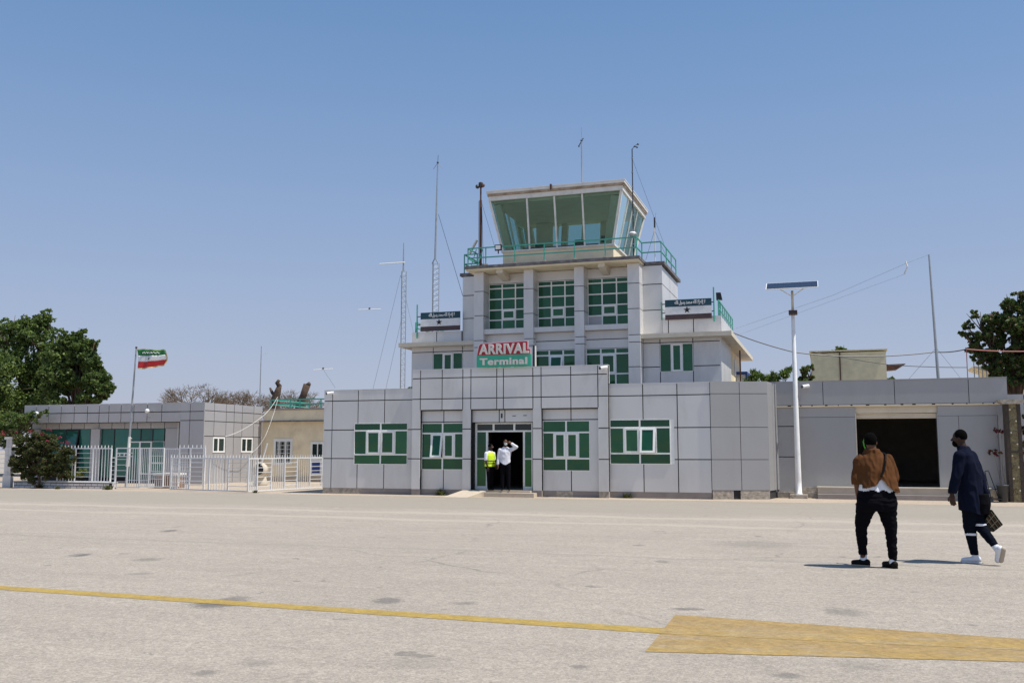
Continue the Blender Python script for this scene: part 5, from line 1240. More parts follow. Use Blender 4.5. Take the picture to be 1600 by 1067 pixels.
M_BARK = mat('brown_bark', (0.085, 0.055, 0.038), 0.95, var=0.3, vscale=6, bump=1.0, bscale=16)
M_TWIG = mat('pale_dry_twig', (0.17, 0.125, 0.085), 0.95, var=0.2)
def mpp(px, py, Y):
    p = np.array(at(px, py, Y)) - np.array([0, 0, EYE]); return float(p @ V_F) / F_PX
def leaves(rs, clumps, n, size, aspect=0.55, fill=0.45, droop=0.2):
    """leaf-sized diamonds, mostly near the surface of many small tufts"""
    tot = sum(c[3] ** 2 for c in clumps); V = []; 
    for (x, y, z, r, *sq) in clumps:
        k = int(n * r * r / tot); fl = sq[0] if sq else 0.8
        nt_ = max(8, int(40 * (r ** 0.9)))
        d = rs.normal(size=(nt_, 3)); d /= np.linalg.norm(d, axis=1)[:, None]
        tc = d * (r * rs.uniform(fill, 1.0, nt_) ** 0.7)[:, None] * [1, 1, fl]
        tr_ = r * rs.uniform(0.10, 0.34, nt_)
        idx = rs.integers(0, nt_, k)
        e = rs.normal(size=(k, 3)); e /= np.linalg.norm(e, axis=1)[:, None]
        P = tc[idx] + e * (tr_[idx] * rs.uniform(0.25, 1.0, k) ** 0.5)[:, None] * [1, 1, 0.75] + [x, y, z]
        V.append(P)
    P = np.concatenate(V); k = len(P)
    a = rs.normal(size=(k, 3)); a[:, 2] -= droop; a /= np.linalg.norm(a, axis=1)[:, None]
    b = np.cross(a, rs.normal(size=(k, 3))); b /= np.linalg.norm(b, axis=1)[:, None]
    s = (size * rs.uniform(0.6, 1.3, k))[:, None]
    return P, a * s, b * s * aspect
def leaf_mesh(name, data, mats, weights, rs, parent, org):
    P, a, b = data; k = len(P)
    V = np.stack([P - a * 0.5, P + b * 0.5, P + a * 0.5, P - b * 0.5], 1).reshape(-1, 3) - np.array(org)
    me = bpy.data.meshes.new(name)
    me.vertices.add(4 * k); me.vertices.foreach_set('co', V.ravel().astype(np.float32))
    me.loops.add(4 * k); me.loops.foreach_set('vertex_index', np.arange(4 * k, dtype=np.int32))
    me.polygons.add(k); me.polygons.foreach_set('loop_start', np.arange(0, 4 * k, 4, dtype=np.int32))
    try: me.polygons.foreach_set('loop_total', np.full(k, 4, dtype=np.int32))
    except Exception: pass
    for m in mats: me.materials.append(m)
    me.polygons.foreach_set('material_index', rs.choice(len(mats), k, p=weights).astype(np.int32))
    me.update(calc_edges=True); me.validate()
    o = bpy.data.objects.new(name, me); COL.objects.link(o); ORG[o] = Vector(org)
    o.parent = parent; o.location = Vector(org) - ORG[parent]
    return o
def plant(name, label, cat, Y, clumps_px, n, size, base, mats=LEAF, weights=(0.5, 0.32, 0.18), seed=1, trunk_r=0.25, flowers=None, group=None, depth=1.0, aspect=0.55, droop=0.2, bark=True, fill=0.45):
    rs = np.random.default_rng(seed)
    t = thing(name, base, label, cat, group)
    cl = []
    for (px, py, r) in clumps_px:
        m_ = mpp(px, py, Y); dy = rs.uniform(-0.5, 0.5) * depth * r * m_
        x, y, z = at(px, py, Y + dy); cl.append((x, y, z, r * m_))
    if bark:
        b = Vector(base); cen = Vector(np.mean([c[:3] for c in cl], 0)); fork = b.lerp(Vector((b.x + (cen.x - b.x) * 0.3, b.y, cen.z)), 0.45)
        MB().tube([b, b.lerp(fork, 0.5) + Vector((0.06, 0, 0)), fork], [trunk_r, trunk_r * 0.8, trunk_r * 0.65], 9).build('trunk', M_BARK, t, True)
        lm = MB()
        for c in cl:
            q = Vector(c[:3]); mid = fork.lerp(q, 0.5) + Vector((0, 0, 0.15 * (q - fork).length * rs.uniform(-0.3, 1)))
            lm.tube([fork, mid, q], [trunk_r * 0.34, trunk_r * 0.2, trunk_r * 0.07], 6)
            for k in range(3):
                e = q + Vector(rs.normal(size=3) * c[3] * 0.5); lm.tube([mid.lerp(q, 0.6), e], [trunk_r * 0.14, trunk_r * 0.04], 4)
        o = lm.build('limbs', M_BARK, t, True)
    leaf_mesh('crown', leaves(rs, cl, n, size, aspect, fill, droop), mats, weights, rs, t, base)
    if flowers:
        fm, fcl, fn, fs = flowers
        fc = []
        for (px, py, r) in fcl:
            m_ = mpp(px, py, Y); fc.append((*at(px, py, Y - 0.35), r * m_))
        leaf_mesh('blossom', leaves(rs, fc, fn, fs, 0.8, 0.2), [fm], [1.0], rs, t, base)
    return t
p = at(60, 640, 50)
plant('broad_tree', 'big dense dark green tree at the far left edge behind the office block', 'tree', 50,
      [(12, 600, 62), (-45, 580, 60), (45, 560, 45), (20, 530, 32), (62, 525, 24), (72, 500, 15), (60, 512, 20), (0, 520, 22), (70, 590, 42), (20, 650, 55), (60, 640, 40), (-30, 640, 60), (40, 520, 22), (-20, 530, 30), (74, 488, 9), (8, 505, 12), (85, 545, 26), (92, 520, 12), (50, 505, 16), (30, 512, 16), (64, 500, 14), (80, 570, 34)],
      60000, 0.20, (p[0], 50, 0), seed=3, trunk_r=0.4, weights=(0.5, 0.27, 0.23))
p = at(118, 640, 48)
plant('broad_tree', 'dark spreading tree with ragged right side above the office block roof', 'tree', 48,
      [(112, 555, 32), (128, 585, 34), (100, 590, 34), (150, 598, 22), (166, 606, 12), (120, 528, 13), (138, 545, 15), (100, 532, 12), (148, 535, 7), (150, 572, 14), (105, 630, 34), (140, 622, 18), (176, 606, 5), (90, 560, 25), (130, 520, 8), (112, 535, 16), (128, 545, 20), (140, 565, 20), (158, 590, 14), (160, 615, 14)],
      36000, 0.22, (p[0], 48, 0), seed=5, trunk_r=0.3, mats=LEAF, weights=(0.48, 0.34, 0.18))
p = at(20, 690, 38.6)
plant('leafy_shrub', 'tall dark shrub against the left end of the office block', 'shrub', 38.4, [(18, 660, 22), (35, 655, 16), (8, 680, 22), (52, 652, 12), (-15, 670, 25), (70, 645, 8)], 9000, 0.12, (p[0], 38.4, 0), seed=6, trunk_r=0.1)
p = at(1588, 600, 47)
plant('flowering_tree', 'large dark tree with reddish-brown blooms at the right edge', 'tree', 43.5,
      [(1592, 500, 30), (1560, 520, 26), (1575, 545, 30), (1532, 545, 20), (1512, 508, 10), (1522, 490, 9), (1545, 505, 17), (1600, 470, 18), (1612, 510, 40), (1600, 560, 34), (1625, 560, 40), (1505, 520, 7), (1550, 560, 16), (1577, 478, 18), (1560, 500, 18), (1540, 525, 18), (1560, 575, 20), (1530, 560, 12), (1590, 460, 8), (1630, 470, 30), (1520, 525, 12), (1592, 590, 24)],
      42000, 0.15, (at(1588, 600, 43.5)[0], 43.5, 0), mats=[LEAF[0], LEAF[1], LEAF_B[2]], weights=(0.42, 0.42, 0.16), seed=8, trunk_r=0.22, fill=0.3)
plant('small_tree', 'light green tree top peeking above the pale yellow rooftop block', 'tree', 64, [(1308, 552, 9), (1318, 549, 8), (1312, 545, 6), (1300, 556, 6)], 2200, 0.2, (at(1311, 600, 64)[0], 64, 0), seed=9, weights=(0.4, 0.1, 0.5))
plant('small_tree', 'small leafy tree just left of the pale yellow rooftop block', 'tree', 50, [(1262, 590, 12), (1258, 580, 8), (1266, 575, 7), (1258, 600, 12)], 3600, 0.15, (at(1262, 600, 50)[0], 50, 0), seed=10, mats=[LEAF[0], LEAF[2], LEAF_B[2]], weights=(0.5, 0.3, 0.2))
plant('small_tree', 'tiny bush top just right of the pale yellow rooftop block', 'tree', 62, [(1392, 595, 8), (1388, 600, 8)], 900, 0.18, (at(1392, 600, 62)[0], 62, 0), seed=11)
plant('feathery_tree', 'feathery green tree top between the arrival hall and the solar lamp', 'tree', 41, [(1180, 590, 10), (1196, 592, 9), (1212, 590, 10), (1226, 583, 9), (1232, 578, 5), (1172, 596, 8), (1205, 600, 12), (1178, 582, 5)], 1700, 0.34, (at(1200, 600, 41)[0], 41, 0), seed=12, aspect=0.2, droop=0.5, trunk_r=0.09, weights=(0.45, 0.3, 0.25), fill=0.2)
plant('small_bush', 'little bush on the hall roof at the foot of the lattice mast', 'bush', 36, [(652, 602, 5), (648, 606, 5), (640, 607, 4)], 420, 0.09, (at(650, 607, 36)[0], 36, 3.5), seed=13, bark=False)
Yg = 33.0
plant('bougainvillea', 'large bougainvillea bush with magenta flowers spilling over the garden wall', 'bush', Yg,
      [(48, 718, 26), (70, 722, 26), (36, 735, 18), (58, 740, 18), (82, 740, 18), (32, 712, 18), (60, 698, 22), (88, 706, 20), (42, 692, 18), (94, 728, 18), (30, 686, 12), (56, 682, 14), (80, 690, 15), (106, 704, 12), (20, 678, 9), (104, 742, 12), (26, 728, 14), (112, 716, 10), (114, 704, 8), (100, 715, 16), (98, 738, 12), (72, 682, 10), (30, 700, 16)],
      60000, 0.085, (at(60, 750, Yg)[0], Yg, 0), mats=LEAF_B + [LEAF[0]], weights=(0.42, 0.38, 0.12, 0.08), seed=14, trunk_r=0.06, depth=0.6, fill=0.15,
      flowers=(M_FLOWER, [(100, 690, 5), (108, 691, 4), (93, 684, 4), (77, 671, 4), (48, 673, 5), (66, 678, 4), (4, 678, 6), (25, 675, 3), (75, 688, 3), (112, 697, 3)], 420, 0.05))
plant('garden_plant', 'small yellow-green plant behind the garden fence', 'plant', 34.2, [(118, 738, 9), (112, 728, 6), (125, 742, 7), (131, 735, 5), (112, 742, 7)], 1500, 0.09, (at(118, 750, 34.2)[0], 34.2, 0), mats=[LEAF[2], LEAF[0], leaf_mat('leaf_yellow', (0.3, 0.26, 0.05))], weights=(0.5, 0.25, 0.25), seed=15, trunk_r=0.02)
for i, (px, py, r, Yq, lab) in enumerate(((1557, 672, 5, 34.0, 'small red-leaved climber beside the carved pillar, upper of two'), (1552, 706, 7, 34.0, 'red-leaved sprig beside the carved pillar, lower of two'))):
    plant('red_climber', lab, 'plant', Yq, [(px, py, r), (px + 8, py + 2, r * 0.8)], 300, 0.07, (at(px + 12, 770, Yq)[0], Yq, 0), mats=[leaf_mat('wine_red_leaf' + ('' if not i else '_dark'), (0.14, 0.02, 0.03)), LEAF_B[0]], weights=(0.75, 0.25), seed=20 + i, trunk_r=0.012)
plant('red_bush', 'red-flowering bush behind the carved pillar at the right edge', 'bush', 34.4, [(1596, 670, 12), (1603, 700, 16), (1595, 740, 12), (1604, 650, 8)], 2600, 0.08, (at(1600, 760, 34.4)[0], 34.4, 0), mats=[LEAF_B[0], LEAF_B[1], M_FLOWER], weights=(0.5, 0.3, 0.2), seed=22, trunk_r=0.03)
# bare thorn trees behind the office block
def bare_tree(px0, px1, py_top, Y, seed, label, n=13):
    rs = np.random.default_rng(seed); m_ = mpp(px0, py_top, Y)
    bx_ = ax((px0 + px1) / 2, 620, Y); zt = az(px0, py_top, Y); W_ = (px1 - px0) * m_ / 2
    t = thing('bare_tree', (bx_, Y, 0), label, 'tree', 'leafless thorn trees behind the roofs')
    fk = zt - 1.25 * W_
    MB().tube([(bx_, Y, 0), (bx_ + 0.1, Y, fk)], [0.22, 0.14], 8).build('trunk', M_TWIG, t)
    b = MB()
    def grow(p, d, L, r, k):
        q = p + d * L; q.z = min(q.z, zt + rs.uniform(-0.1, 0.15))
        b.tube([p, p.lerp(q, 0.5) + Vector(rs.normal(size=3) * L * 0.06), q], [r, r * 0.8, r * 0.6], 4, cap=False)
        if k == 0: return
        for _ in range(3 if k > 2 else 4):
            e = (d + Vector(rs.normal(size=3)) * 0.55 + Vector((0, 0, 0.05))).normalized(); e.z = e.z * 0.75 + 0.12
            grow(q, e.normalized(), L * rs.uniform(0.6, 0.82), r * 0.62, k - 1)
    for i in range(n):
        a = 2 * math.pi * i / n + rs.uniform(-0.3, 0.3)
        grow(Vector((bx_ + 0.1, Y, fk)), Vector((math.cos(a) * 1.0, math.sin(a) * 0.6, 0.8)).normalized(), W_ * 0.50, 0.05, 4)
    b.build('branches', M_TWIG, t)
bare_tree(258, 352, 601, 54, 31, 'leafless thorny tree with a flat crown above the office block roof')
bare_tree(335, 420, 612, 56, 32, 'second leafless thorn tree, lower, behind the thin pole antenna')
bare_tree(410, 500, 612, 58, 33, 'leafless thorn tree behind the green railing of the beige block')
t = thing('tree_stump', (ax(431, 640, 50), 50, 0), 'dead sawn-off trunk with a hooked top behind the green railing', 'tree', 'sawn-off trunks')
MB().tube([(ax(431, 640, 50), 50, 0), at(430, 625, 50), at(434, 612, 50), at(437, 602, 50)], [0.35, 0.28, 0.2, 0.13], 9).build('trunk', M_BARK, t, True)
MB().tube([at(437, 604, 50), at(433, 598, 50), at(436, 594, 50)], [0.15, 0.13, 0.1], 8).build('stub', M_BARK, t, True); MB().tube([at(430, 618, 50), at(425, 613, 50), at(422, 606, 50)], [0.12, 0.1, 0.06], 7).build('stub', M_BARK, t, True)
t = thing('tree_stump', (ax(470, 640, 50), 50, 0), 'dead sawn-off trunk leaning right behind the green railing', 'tree', 'sawn-off trunks')
MB().tube([(ax(466, 640, 50), 50, 0), at(468, 632, 50), at(474, 618, 50), at(480, 601, 50)], [0.3, 0.25, 0.2, 0.22], 9).build('trunk', M_BARK, t, True)
MB().tube([at(479, 602, 50), at(484, 599, 50)], [0.1, 0.12], 7).build('stub', M_BARK, t, True)
# weeds at the foot of walls
def weed(px, py, r, n, label, Yq=None, seed=1):
    g_ = ground(px, py) if Yq is None else (ax(px, py, Yq), Yq, 0)
    t = thing('weed', g_, label, 'weed', 'weeds growing at the foot of the walls')
    rs = np.random.default_rng(seed); b = MB()
    for i in range(n):
        a = rs.uniform(0, 2 * math.pi); l_ = r * rs.uniform(0.5, 1.2); d = Vector((math.cos(a) * 0.8, math.sin(a) * 0.5, rs.uniform(0.2, 1.2))).normalized()
        p0 = Vector(g_) + Vector((rs.normal() * r * 0.3, rs.normal() * r * 0.15, 0.005)); p1 = p0 + d * l_; s = d.cross(Vector((0, 0, 1))).normalized() * 0.012
        k = b.pts([p0 - s, p0 + s, p0.lerp(p1, 0.6) + s + Vector((0, 0, 0.03 * l_)), p1, p0.lerp(p1, 0.6) - s + Vector((0, 0, 0.03 * l_))]); b.face((k, k + 1, k + 2, k + 3, k + 4))
    b.build('blades', leaf_mat('weed_green', (0.10, 0.11, 0.04)) if 'weed_green' not in MATS else MATS['weed_green'], t)
weed(689, 777, 0.28, 90, 'green weed tuft at the hall plinth left of the entrance ramp', 32.2, 1)
weed(981, 778, 0.22, 60, 'weed tuft at the hall plinth right of the stepped parapet end', 32.3, 2)
weed(90, 764, 0.16, 70, 'flat weed patch before the middle of the tiled garden wall', None, 3)
weed(168, 765, 0.26, 80, 'weed tuft at the right end of the tiled garden wall', None, 4)
weed(399, 770, 0.15, 60, 'dark little weed under the long white gate', None, 5)
weed(62, 760, 0.3, 60, 'reddish weed growing out of the tiled garden wall', 33.1, 6)

# ------------------------------------------------------------------ people
M_SKIN = mat('dark_brown_skin', (0.12, 0.055, 0.032), 0.5, spec=0.25, var=0.06); M_SKIN2 = mat('very_dark_skin', (0.048, 0.024, 0.016), 0.5, spec=0.22, var=0.06)
M_HAIR = mat('black_hair', (0.004, 0.0035, 0.0035), 0.9, spec=0.03, bump=0.6, bscale=180)
M_JACKET = mat('rust_brown_jacket', (0.098, 0.042, 0.017), 0.9, spec=0.06, var=0.15, vscale=5, bump=0.35, bscale=7)
M_TEE = mat('white_cotton', (0.72, 0.74, 0.80), 0.8, bump=0.3, bscale=10); M_JEANS = mat('black_denim', (0.0055, 0.0055, 0.0075), 0.9, spec=0.03, bump=0.4, bscale=12)
M_NAVY = mat('navy_cloth', (0.0065, 0.0088, 0.021), 0.9, spec=0.05, var=0.1, bump=0.4, bscale=8); M_NAVYD = mat('navy_leggings', (0.005, 0.007, 0.013), 0.9, spec=0.04, bump=0.4, bscale=12)
M_SHOE_B = mat('black_shoe', (0.007, 0.006, 0.006), 0.6, spec=0.12); M_SHOE_W = mat('white_trainer', (0.72, 0.73, 0.76), 0.5, var=0.05, vscale=20); M_SOLE = mat('dusty_sole', (0.42, 0.36, 0.28), 0.8)
M_VEST = mat('fluorescent_vest', (0.62, 0.85, 0.02), 0.6); M_VDARK = mat('vest_dark_stripe', (0.10, 0.13, 0.05), 0.6); M_SHIRTC = mat('pale_check_shirt', (0.70, 0.70, 0.76), 0.8, var=0.08, vscale=14, bump=0.3, bscale=14)
M_MASK = mat('pale_blue_mask', (0.62, 0.80, 0.80), 0.7)

def add_capsule(bm, p0, p1, r0, r1, n=14):
    p0 = Vector(p0); p1 = Vector(p1); d = (p1 - p0); L_ = d.length or 1e-4; d /= L_
    up = Vector((0, 0, 1)) if abs(d.z) < 0.9 else Vector((1, 0, 0)); s = d.cross(up).normalized(); t = d.cross(s)
    rings = []
    prof = [(-r0 * math.cos(a), r0 * math.sin(a)) for a in (0.35, 0.8, 1.2)] + [(0, r0), (L_, r1)] + [(L_ + r1 * math.cos(a), r1 * math.sin(a)) for a in (1.2, 0.8, 0.35)]
    for h, r in prof: rings.append([bm.verts.new(p0 + d * h + s * (r * math.cos(2 * math.pi * j / n)) + t * (r * math.sin(2 * math.pi * j / n))) for j in range(n)])
    for a, b in zip(rings, rings[1:]):
        for j in range(n): bm.faces.new((a[j], a[(j + 1) % n], b[(j + 1) % n], b[j]))
    bm.faces.new(list(reversed(rings[0]))); bm.faces.new(rings[-1])
def add_loft(bm, secs, n=28):      # (z, cx, cy, rx, ry, yaw)
    rings = []
    for (z, cx, cy, rx, ry, yw) in secs:
        c, s = math.cos(yw), math.sin(yw); R_ = []
        for j in range(n):
            a = 2 * math.pi * j / n; u = rx * math.copysign(abs(math.cos(a)) ** 0.85, math.cos(a)); v = ry * math.copysign(abs(math.sin(a)) ** 0.85, math.sin(a))
            R_.append(bm.verts.new((cx + u * c - v * s, cy + u * s + v * c, z)))
        rings.append(R_)
    for a, b in zip(rings, rings[1:]):
        for j in range(n): bm.faces.new((a[j], a[(j + 1) % n], b[(j + 1) % n], b[j]))
    bm.faces.new(list(reversed(rings[0]))); bm.faces.new(rings[-1])
def add_ell(bm, c, r, yaw=0.0, n=16, m=10):
    cs, sn = math.cos(yaw), math.sin(yaw)
    r_ = []
    for i in range(1, m):
        th = math.pi * i / m; R_ = []
        for j in range(n):
            u = r[0] * math.sin(th) * math.cos(2 * math.pi * j / n); v = r[1] * math.sin(th) * math.sin(2 * math.pi * j / n)
            R_.append(bm.verts.new((c[0] + u * cs - v * sn, c[1] + u * sn + v * cs, c[2] - r[2] * math.cos(th))))
        r_.append(R_)
    for a, b in zip(r_, r_[1:]):
        for j in range(n): bm.faces.new((a[j], a[(j + 1) % n], b[(j + 1) % n], b[j]))
    lo = bm.verts.new((c[0], c[1], c[2] - r[2])); hi = bm.verts.new((c[0], c[1], c[2] + r[2]))
    for j in range(n): bm.faces.new((lo, r_[0][(j + 1) % n], r_[0][j])); bm.faces.new((hi, r_[-1][j], r_[-1][(j + 1) % n]))
def organic(name, prims, m, parent, place, voxel=0.009, smooth=6, cut=None, folds=0.0, fscale=(6, 6, 3), seed=0.0):
    """several overlapping closed shapes fused into one continuous surface"""
    bm = bmesh.new()
    for k, *a in prims: {'c': add_capsule, 'l': add_loft, 'e': add_ell}[k](bm, *a)
    bmesh.ops.recalc_face_normals(bm, faces=bm.faces)
    me = bpy.data.meshes.new(name); bm.to_mesh(me); bm.free()
    o = bpy.data.objects.new(name, me); COL.objects.link(o)
    r = o.modifiers.new('fuse', 'REMESH'); r.mode = 'VOXEL'; r.voxel_size = voxel
    s = o.modifiers.new('soften', 'SMOOTH'); s.iterations = smooth; s.factor = 0.5
    dg = bpy.context.evaluated_depsgraph_get(); m2 = bpy.data.meshes.new_from_object(o.evaluated_get(dg))
    bpy.data.objects.remove(o)
    bm = bmesh.new(); bm.from_mesh(m2)
    if folds:
        bm.normal_update()
        for v in bm.verts:
            q = Vector((v.co.x * fscale[0], v.co.y * fscale[1], v.co.z * fscale[2] + seed))
            f = mnoise.noise(q) + 0.5 * mnoise.noise(q * 2.3); f = (1 - abs(f) * 2.2)
            v.co += v.normal * folds * f
    if cut:
        bmesh.ops.delete(bm, geom=[v for v in bm.verts if cut(v.co)], context='VERTS')
    org, rot = place
    R_ = Matrix.Rotation(rot, 3, 'Z')
    for v in bm.verts: v.co = R_ @ v.co
    bm.to_mesh(m2); bm.free()
    m2.name = name; m2.materials.clear(); m2.materials.append(m)
    m2.polygons.foreach_set('use_smooth', [True] * len(m2.polygons))
    o = bpy.data.objects.new(name, m2); COL.objects.link(o); o.parent = parent; o.location = (0, 0, 0); ORG[o] = Vector(org)
    return o
def hand(wr, di, side, curl=0.4, s=1.0):
    """palm, four unequal bent fingers and a thumb leaving the side of the palm"""
    wr = Vector(wr); d = Vector(di).normalized(); sd = Vector(side).normalized(); sd = (sd - d * sd.dot(d)).normalized(); nrm = d.cross(sd)
    P = [('c', wr, wr + d * 0.045 * s, 0.026 * s, 0.030 * s), ('c', wr + d * 0.03 * s + sd * 0.018 * s, wr + d * 0.085 * s + sd * 0.02 * s, 0.020 * s, 0.017 * s), ('c', wr + d * 0.03 * s - sd * 0.018 * s, wr + d * 0.08 * s - sd * 0.022 * s, 0.020 * s, 0.016 * s)]
    for i, (o_, L_) in enumerate(((0.033, 0.062), (0.011, 0.072), (-0.011, 0.067), (-0.033, 0.052))):
        a = wr + d * 0.085 * s + sd * o_ * s; b = a + (d * math.cos(curl) + nrm * math.sin(curl)) * L_ * 0.55 * s; c = b + (d * math.cos(curl * 2.3) + nrm * math.sin(curl * 2.3)) * L_ * 0.5 * s
        P += [('c', a, b, 0.0095 * s, 0.0088 * s), ('c', b, c, 0.0088 * s, 0.0075 * s)]
    a = wr + d * 0.03 * s + sd * 0.03 * s; b = a + (d * 0.6 + sd * 0.6 + nrm * 0.3).normalized() * 0.042 * s; c = b + (d * 0.95 + sd * 0.1 + nrm * 0.3).normalized() * 0.032 * s
    return P + [('c', a, b, 0.013 * s, 0.011 * s), ('c', b, c, 0.011 * s, 0.009 * s)]
def head(c, yaw, h=0.23, tilt=0.0):
    """skull, jaw, brow, nose, lips, ears; faces along local -y turned by yaw"""
    c = Vector(c); f = Vector((math.sin(yaw), -math.cos(yaw), 0)); s = Vector((math.cos(yaw), math.sin(yaw), 0)); k = h / 0.23
    P = [('e', c + Vector((0, 0, 0.015)), (0.074 * k, 0.093 * k, 0.100 * k), yaw), ('e', c + f * 0.022 + Vector((0, 0, -0.045 * k)), (0.056 * k, 0.064 * k, 0.068 * k), yaw),
         ('c', c + f * 0.088 * k + Vector((0, 0, 0.005)), c + f * 0.108 * k + Vector((0, 0, -0.028 * k)), 0.010 * k, 0.017 * k),
         ('e', c + f * 0.078 * k + Vector((0, 0, -0.062 * k)), (0.026 * k, 0.016 * k, 0.013 * k), yaw), ('e', c + f * 0.070 * k + Vector((0, 0, 0.028 * k)), (0.055 * k, 0.02 * k, 0.013 * k), yaw)]
    for e in (-1, 1):
        P += [('e', c + s * e * 0.076 * k + Vector((0, 0, -0.012)) - f * 0.005, (0.011 * k, 0.022 * k, 0.032 * k), yaw)]
    return P
def hair(c, yaw, k=1.0):
    c = Vector(c); f = Vector((math.sin(yaw), -math.cos(yaw), 0)); return [('e', c - f * 0.016 + Vector((0, 0, 0.030)), (0.083 * k, 0.092 * k, 0.100 * k), yaw)]
def eyes(c, yaw, parent, place):
    c = Vector(c); f = Vector((math.sin(yaw), -math.cos(yaw), 0)); s = Vector((math.cos(yaw), math.sin(yaw), 0))
    for e in (-1, 1): organic('eye', [('e', c + f * 0.083 + s * e * 0.031, (0.013, 0.008, 0.007), yaw)], M_TEE, parent, place, 0.003, 1)

# walker in the brown jacket, seen from behind
g0 = ground(1374, 887); PL = ((g0[0], g0[1], 0), HEAD)
t = thing('person', PL[0], 'person in a brown jacket, white T-shirt and black trousers walking towards the side hall', 'person')
H1 = (-0.035, 0.03, 1.715); hy = math.radians(150)
body = [('c', (-0.02, 0.02, 1.5), (-0.035, 0.02, 1.66), 0.072, 0.062), ('l', [(0.9, 0, 0.02, 0.20, 0.14, 0), (1.1, 0, 0.01, 0.20, 0.14, 0), (1.35, 0, 0.02, 0.21, 0.13, 0), (1.52, -0.01, 0.02, 0.17, 0.09, 0)]),
        ('c', (-0.21, 0.02, 1.47), (-0.262, 0.0, 1.21), 0.065, 0.050), ('c', (-0.262, 0.0, 1.21), (-0.235, 0.05, 0.99), 0.050, 0.034),
        ('c', (0.20, 0.02, 1.47), (0.275, 0.03, 1.22), 0.065, 0.048), ('c', (0.275, 0.03, 1.22), (0.20, 0.26, 1.14), 0.048, 0.032),
        ('c', (-0.11, 0.02, 0.9), (-0.19, 0.09, 0.56), 0.11, 0.065), ('c', (-0.19, 0.09, 0.56), (-0.14, 0.21, 0.10), 0.06, 0.036), ('c', (0.12, 0, 0.9), (0.16, -0.02, 0.52), 0.11, 0.065), ('c', (0.16, -0.02, 0.52), (0.175, -0.03, 0.08), 0.06, 0.036)]
body += head(H1, hy) + hand((-0.235, 0.05, 0.98), (0.12, 0.12, -1), (0.2, -1, 0), 0.5) + hand((0.20, 0.26, 1.14), (-0.6, 0.6, 0.2), (0, 0, 1), 0.6)
organic('body', body, M_SKIN, t, PL, 0.0075, 5)
organic('hair', hair(H1, hy, 1.06) + [('e', (H1[0] - 0.01, H1[1] - 0.02, H1[2] - 0.01), (0.078, 0.075, 0.085), 0)], M_HAIR, t, PL, 0.008, 3, cut=lambda c: c.z < H1[2] - 0.045)
organic('t_shirt', [('l', [(0.93, 0.01, 0.01, 0.258, 0.185, 0), (1.05, 0.005, 0.005, 0.250, 0.180, 0), (1.3, 0, 0.01, 0.235, 0.155, 0), (1.45, 0, 0.02, 0.2, 0.12, 0)])], M_TEE, t, PL, 0.012, 4, cut=lambda c: c.z < 1.045 - 0.09 * max(0, c.x) + 0.012 * math.sin(c.x * 40), folds=0.006, fscale=(9, 9, 4))
def hem1(c):
    z = 1.105 + 0.025 * math.sin(c.x * 13 + 1.4) + 0.075 * max(0, 1 - abs(c.x - 0.01) / 0.07) - 0.42 * max(0, c.x - 0.06)
    arm = abs(c.x) > 0.235 and c.x < 0
    return c.z < (1.13 if arm else (1.02 if c.x > 0.24 else z)) 
organic('jacket', [('l', [(0.95, 0.03, 0.0, 0.275, 0.205, 0), (1.08, 0.02, -0.005, 0.275, 0.205, 0), (1.25, 0.005, 0.0, 0.25, 0.182, 0), (1.38, 0, 0.01, 0.245, 0.165, 0), (1.49, -0.005, 0.015, 0.205, 0.13, 0), (1.56, -0.02, 0.02, 0.12, 0.095, 0), (1.615, -0.03, 0.015, 0.082, 0.082, 0)]),
        ('c', (-0.200, 0.02, 1.46), (-0.262, 0.0, 1.22), 0.082, 0.068), ('c', (-0.262, 0.0, 1.22), (-0.250, 0.02, 1.12), 0.068, 0.062), ('c', (0.190, 0.02, 1.46), (0.268, 0.03, 1.21), 0.082, 0.068), ('c', (0.268, 0.03, 1.21), (0.24, 0.13, 1.16), 0.068, 0.058)],
        M_JACKET, t, PL, 0.0085, 4, cut=hem1, folds=0.013, fscale=(10, 5, 4.5), seed=3.1)
organic('trousers', [('l', [(1.06, 0.0, 0.01, 0.245, 0.172, 0), (0.98, 0, 0.0, 0.252, 0.182, 0), (0.88, 0, -0.01, 0.266, 0.190, 0), (0.78, 0, 0.0, 0.25, 0.17, 0)]),
        ('c', (-0.135, 0.01, 0.84), (-0.195, 0.09, 0.56), 0.136, 0.080), ('c', (-0.195, 0.09, 0.56), (-0.145, 0.20, 0.17), 0.078, 0.052), ('c', (0.135, 0.0, 0.84), (0.172, -0.02, 0.53), 0.138, 0.080), ('c', (0.172, -0.02, 0.53), (0.182, -0.03, 0.13), 0.078, 0.052)],
        M_JEANS, t, PL, 0.009, 4, cut=lambda c: c.z > 1.04 or c.z < (0.155 if c.x < 0 else 0.10), folds=0.010, fscale=(6, 6, 13))
organic('belt', [('l', [(1.02, 0.0, 0.01, 0.256, 0.182, 0), (1.05, 0, 0.01, 0.252, 0.180, 0)])], M_SHOE_B, t, PL, 0.012, 1)
for nm, pr in (('sock', [('c', (-0.135, 0.21, 0.17), (-0.135, 0.215, 0.09), 0.045, 0.05)]), ('sock', [('c', (0.176, -0.03, 0.14), (0.176, -0.03, 0.07), 0.045, 0.05)])): organic(nm, pr, M_TEE, t, PL, 0.008, 2)
